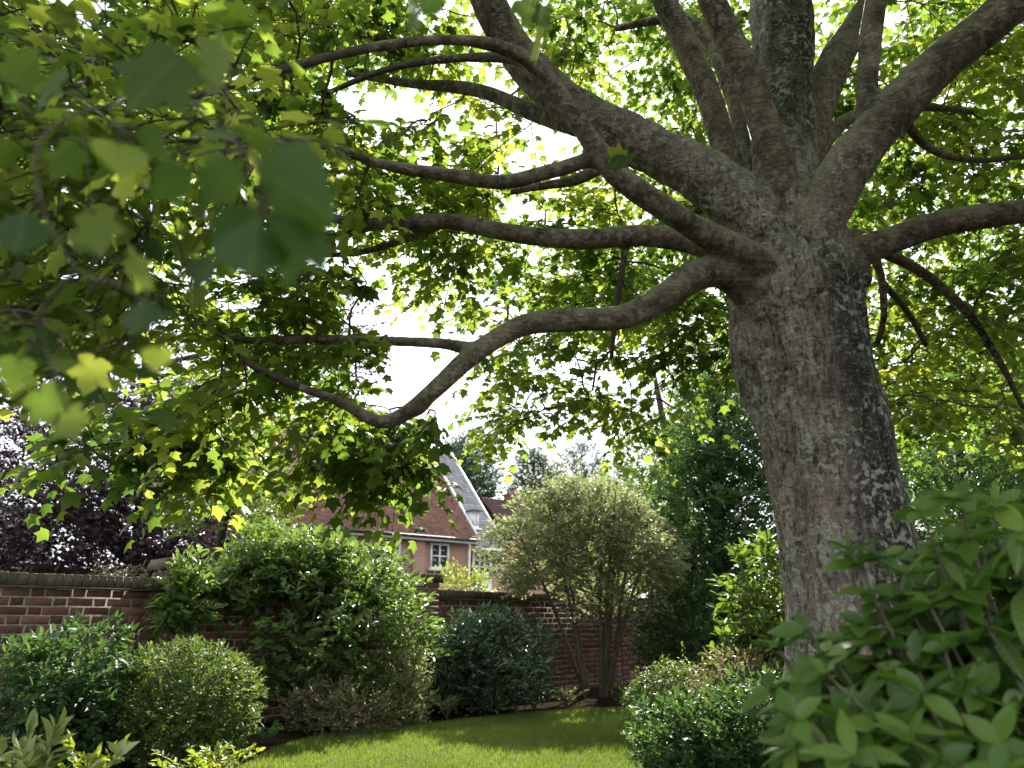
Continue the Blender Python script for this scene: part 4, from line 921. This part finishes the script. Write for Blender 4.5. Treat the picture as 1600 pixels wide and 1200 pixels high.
shr('yellow_leaf_shrub', 'yellow green leafy shrub close to the big trunk', 'shrub', [B(1125, 830, 1262, 1060, 7.2, 240, 8, .5), B(1105, 950, 1240, 1080, 6.9, 150, 8, .4)], 'midtree', .10, T=T_OVAL, seed=71, gap=.35, length=.3, droop=.35, st=7)
shr('weeping_mound_shrub', 'mounded weeping conifer bush at the edge of the lawn', 'bush', [B(975, 1022, 1145, 1175, 7.3, 900, 10, .5)], 'box', .045, seed=81, length=.2, up=-.3, droop=.6, lump=.08, st=6)
shr('dark_ground_shrub', 'dark low spreading shrub below the big trunk', 'shrub', [B(990, 1085, 1180, 1240, 5.6, 420, 9, .5), B(1100, 1060, 1320, 1240, 5.2, 520, 9, .5)], 'dark', .062, T=T_OVAL, seed=91, length=.22, st=8)
shr('bronze_shrub', 'bronze tipped shrub between the weeping mound and the trunk', 'shrub', [B(1090, 1010, 1230, 1120, 6.4, 260, 9, .4)], 'bronze', .055, seed=95, length=.2, st=6)

def small_plant(name, label, px, py, Y, h, n, size, mat, T=T_OVAL, seed=1, group=None, spread=.5, base=None):
    b = np.array([at(px, py, Y)[0], Y, 0.]); root = empty(name, b, label, 'plant', group); r = np.random.default_rng(seed)
    mb = MB(); P, A, Nn = [], [], []
    for i in range(n):
        a = r.uniform(0, 6.28); q = r.uniform(.1, 1) * spread; e = b + [math.cos(a) * q * h, math.sin(a) * q * h, h * r.uniform(.65, 1)]
        m_ = (b + e) / 2 + [0, 0, .1 * h]; s = spline(np.c_[[b - [0, 0, .02], m_, e], np.zeros(3)], .03)[:, :3]; mb.tube(s, np.linspace(.004, .0015, len(s)), 4)
        for j in range(len(s) // 3, len(s)):
            for sg in (-1, 1):
                t = unit(s[j] - s[j - 1]); sd = unit(np.cross(t, [0, 0, 1.]) + r.normal(0, .3, 3)) * sg
                P.append(s[j]); A.append(t * .6 + sd * .8 + [0, 0, .1]); Nn.append([0, 0, 1.] + r.normal(0, .3, 3))
        P.append(e); A.append(unit(e - m_)); Nn.append(r.normal(0, .4, 3) + [0, 0, 1])
    mb.build('stalks', M['stem'], root); P, A, Nn = map(np.array, (P, A, Nn))
    leaf_obj('foliage', P, A, Nn, size * r.uniform(.6, 1.2, len(P)), T, M[mat], root)
    return root
small_plant('variegated_plant', 'pale variegated leafy plant in the corner of the flower bed', 35, 1150, 3.6, .58, 20, .10, 'varieg', seed=3, spread=.75)
small_plant('upright_plant', 'small upright bright green plant in front of the dark bush', 148, 1170, 4.4, .42, 9, .075, 'yellow', seed=5, spread=.45)
small_plant('yellow_edging_plant', 'feathery yellow green plant at the corner of the lawn', 330, 1195, 5.3, .26, 26, .055, 'yellow', seed=8, spread=1.5)
small_plant('yellow_edging_plant', 'small yellow green tuft beside the feathery lawn corner plant', 245, 1200, 4.6, .20, 14, .05, 'yellow', seed=9, spread=1.1)
small_plant('edging_plant', 'pale small plant at the foot of the round box bush', 225, 1172, 6.0, .16, 8, .05, 'sage', seed=12, spread=.9)
small_plant('edging_plant', 'low green ground plant between the round bush and low shrub', 420, 1155, 7.4, .14, 14, .05, 'dark', seed=13, spread=1.8)
small_plant('fern_plant', 'pale feathery fern at the lawn edge by the small upright shrub', 698, 1118, 9.2, .22, 12, .075, 'sage', seed=14, spread=1.3)
small_plant('edging_plant', 'silvery low plant at the lawn edge by the bare stems', 885, 1102, 10.4, .22, 16, .07, 'sage', seed=15, spread=1.6)
small_plant('edging_plant', 'dark low plant at the lawn edge by the round evergreen', 835, 1106, 10.3, .2, 14, .06, 'bluish', seed=16, spread=1.6)
small_plant('edging_plant', 'low green plant right of the bare stems', 985, 1098, 10.4, .26, 14, .07, 'laurel', seed=17, spread=1.5)
small_plant('edging_plant', 'small leafy plant at the foot of the weeping mound', 1010, 1170, 6.6, .2, 14, .06, 'laurel', seed=18, spread=1.3)

def tree_at(name, label, px, Y, trunk_r, h0, boxes, mat, size, T=T_SMALL, seed=1, group=None, leaders=1, **kw):
    b = at(px, 970, Y); b[2] = 0; root = empty(name, b, label, 'tree', group); r = np.random.default_rng(seed)
    top = max(c[2] + q[2] * .6 for c, q, *_ in boxes); tr = MB()
    tp = np.array([b - [0, 0, .05], b + [r.normal(0, .1), r.normal(0, .1), top * .4], [boxes[0][0][0], boxes[0][0][1], top]])
    s = spline(np.c_[tp, [trunk_r * 1.15, trunk_r * .8, trunk_r * .15]], .15); tr.tube(s[:, :3], s[:, 3], 10); tr.build('trunk', M['darkbark'], root, True)
    lb = MB()
    for c, q, *_ in boxes:
        for k in range(9):
            d = unit(r.normal(0, 1, 3)); e = c + d * q * .85; z = min(max(h0, e[2] - .35 * np.linalg.norm(e[:2] - b[:2]) - .3), top * .95); j = np.argmin(abs(s[:, 2] - z))
            g = spline(np.c_[[s[j, :3], (s[j, :3] + e) / 2 + [0, 0, .1], e], [s[j, 3] * .55, s[j, 3] * .35, s[j, 3] * .1]], .2); lb.tube(g[:, :3], g[:, 3], 6)
    lb.build('limbs', M['darkbark'], root, True)
    acc = [foliage(c, q, n, per, size, seed + 7 * i, zmin=h0 * .5, **kw) for i, (c, q, n, per) in enumerate(boxes)]
    P, A, Nn, S, t = [np.concatenate(x) for x in zip(*acc)]
    leaf_obj('crown', P, A, Nn, S, T, M[mat], root, t); return root
tree_at('copper_beech_tree', 'dark purple copper leaved tree behind the left hand wall', 210, 15.5, .22, 1.6,
        [B(0, 640, 330, 930, 15.5, 1500, 9, 3.0), B(40, 520, 440, 780, 16.5, 1300, 9, 3.0), B(380, 440, 600, 620, 17.5, 500, 9, 2.), B(-60, 720, 160, 950, 15, 600, 9, 1.5), B(150, 740, 450, 950, 15.5, 1000, 9, 2.)], 'copper', .13, seed=101, length=.55, gap=.22, droop=.3)
tree_at('green_tree', 'dark green tree with a bare dark trunk behind the laurel', 332, 11.6, .13, 1.4,
        [B(255, 690, 470, 870, 11.8, 520, 9, 1.2)], 'midtree', .10, T=T_OVAL, seed=111, length=.4, gap=.3)
tree_at('round_tree', 'distant blue green round tree behind the slate roof', 720, 52, .4, 3., [B(672, 678, 782, 830, 52, 1100, 9)], 'blue', .30, seed=121, length=1.2, gap=.2)
tree_at('pointed_tree', 'distant dark conical tree behind the dark roof and chimney', 830, 56, .35, 2., [B(792, 705, 880, 850, 56, 800, 9), B(860, 690, 960, 850, 58, 600, 9)], 'blue', .30, seed=131, length=1.1, gap=.2, up=-.1)
tree_at('evergreen_tree', 'tall dense dark evergreen left of the big trunk', 1150, 12.5, .2, .6,
        [B(1010, 690, 1270, 1080, 12.5, 1900, 9, 1.4), B(1040, 560, 1240, 800, 12.8, 900, 9, 1.2)], 'dark', .11, T=T_OVAL, seed=141, length=.4, droop=.35)
tree_at('light_green_tree', 'light green tree behind the dark evergreen', 1090, 17, .2, 1.2,
        [B(930, 640, 1130, 960, 17, 900, 9, 1.8), B(1050, 500, 1240, 720, 17, 900, 9, 1.8)], 'midtree', .14, T=T_OVAL, seed=151, length=.6, gap=.25)
tree_at('thin_stemmed_tree', 'first thin stemmed green tree right of the big trunk', 1520, 11, .09, 1.5,
        [B(1360, 520, 1640, 780, 11, 1100, 9, 1.2)], 'midtree', .11, T=T_OVAL, seed=161, length=.45, gap=.3)
tree_at('thin_stemmed_tree', 'second thin stemmed green tree from the big trunk', 1590, 12.5, .09, 1.5,
        [B(1440, 600, 1720, 900, 12.5, 1000, 9, 1.2)], 'laurel', .11, T=T_OVAL, seed=165, length=.45, gap=.2)
shr('dark_hedge_shrub', 'dense dark glossy hedge shrub right of the big trunk', 'shrub', [B(1370, 700, 1720, 1150, 9.0, 1600, 9, .9)], 'dark', .09, T=T_OVAL, seed=171, length=.32, droop=.2, st=9, r0=.02)
shr('rear_garden_shrub', 'yellow green climbing shrub along the top of the right hand wall', 'shrub', [B(640, 885, 800, 1060, 13.4, 420, 9, .5)], 'yellow', .08, seed=181, length=.3, st=6)
shr('rear_copper_shrub', 'low golden bush showing just above the left hand coping', 'shrub', [B(80, 880, 260, 1090, 10.3, 320, 9, .5)], 'bronze', .07, seed=185, length=.3, st=6)
shr('corner_evergreen_shrub', 'dark shrub in the corner right of the bare stems', 'shrub', [B(985, 900, 1180, 1100, 11.4, 800, 9, .9)], 'dark', .08, T=T_OVAL, seed=191, length=.3, st=7)
tree_at('backdrop_tree', 'far green tree beyond the right hand shrubs', 1400, 24, .3, 1.,
        [B(1250, 640, 1760, 1000, 24, 1500, 9, 3.)], 'midtree', .2, T=T_OVAL, seed=195, length=.8)
tree_at('backdrop_tree', 'far green tree above the airy multi stemmed shrub', 900, 26, .3, 1., [B(850, 760, 1130, 990, 26, 900, 9, 2.5)], 'midtree', .2, T=T_OVAL, seed=197, length=.8)

# ------------------------------------------------------------------ foreground shrub, lower right
fb = np.array([1.45, 2.05, 0.]); fg = empty('broadleaf_shrub', fb, 'glossy broad leaved green shrub in front of the big trunk', 'shrub')
me_h = [hero_mesh('leaf', hero_oval(w, c), M['hydra_o']) for w, c in ((.19, .22), (.215, .42), (.17, .55))]
tips = [(1330, 862, 1.9), (1345, 880, 1.9), (1262, 985, 2.0), (1275, 1000, 2.1), (1215, 1010, 2.1), (1205, 1075, 2.0), (1245, 1090, 1.9), (1255, 1160, 1.8), (1380, 870, 1.9), (1440, 800, 1.75), (1500, 780, 1.7), (1470, 850, 1.8), (1560, 790, 1.7), (1600, 830, 1.6), (1420, 930, 1.9)]
r = np.random.default_rng(5)
def top_y(x): return np.interp(x, [1200, 1260, 1330, 1400, 1450, 1520, 1650], [1120, 1035, 955, 905, 810, 785, 755])
while len(tips) < 235:
    x = r.uniform(1240, 1680); y = r.uniform(top_y(x) + 20, 1290); Y = 2.35 - .9 * r.random() * (y - 760) / 500 - .25 * r.random(); tips.append((x, y, Y))
FL = []
for i, (x, y, Y) in enumerate(tips):
    e = at(x, y, Y); bs = fb + [r.normal(0, .12), r.normal(0, .12), -.03]; bs[:2] += (e[:2] - fb[:2]) * .35
    m_ = bs * .4 + e * .6; m_[:2] = bs[:2] * .55 + e[:2] * .45
    s = spline(np.c_[[bs, m_, e], np.zeros(3)], .05)[:, :3]; MB().tube(s, np.linspace(.009, .0035, len(s)), 6).build('stem', M['stem'], fg, True)
    d = unit(s[-1] - s[-3]); lean = unit(d + unit(np.array([0, 0, CAM_H]) - e) * .25 + [0, 0, .2])
    for k, j in enumerate([max(1, len(s) - q) for q in (1, 3, 5, 8, 11)]):
        m = (5, 3, 3, 2, 2)[k]; a0 = r.uniform(0, 6.28); o1 = unit(np.cross(lean, [1, 0, .2])); o2 = np.cross(lean, o1)
        for q in range(m):
            a = a0 + q * 6.283 / m + r.normal(0, .2); rd = math.cos(a) * o1 + math.sin(a) * o2
            A = rd * (.9 if k else .75) + lean * (.15 if k else .4) + np.array([0, 0, -.18]); A = A + r.normal(0, .22, 3); Nn = lean * 1.0 + rd * -.2 + r.normal(0, .42, 3) + [0, 0, .25]
            FL.append((s[j], A, Nn, r.uniform(.07, .135) * (1 if k else .8)))
FLk = []
for (p, A, Nn, s) in FL:
    x, y, d = project(p); FLk.append(s / d if (-50 < x < 1680 and 650 < y < 1260) else 0)
order = np.argsort(-np.array(FLk)); rest = []
for n_, i in enumerate(order):
    p, A, Nn, s = FL[i]
    if n_ < 300: place_leaf(me_h[i % 3], p, A, Nn, s, fg)
    else: rest.append(FL[i])
if rest: leaf_obj('foliage', np.array([q[0] for q in rest]), np.array([q[1] for q in rest]), np.array([q[2] for q in rest]), np.array([q[3] for q in rest]), hero_oval(.25, .15), M['hydra'], fg)
print('tris', sum(len(m.loops) - 2 * len(m.polygons) for m in bpy.data.meshes))
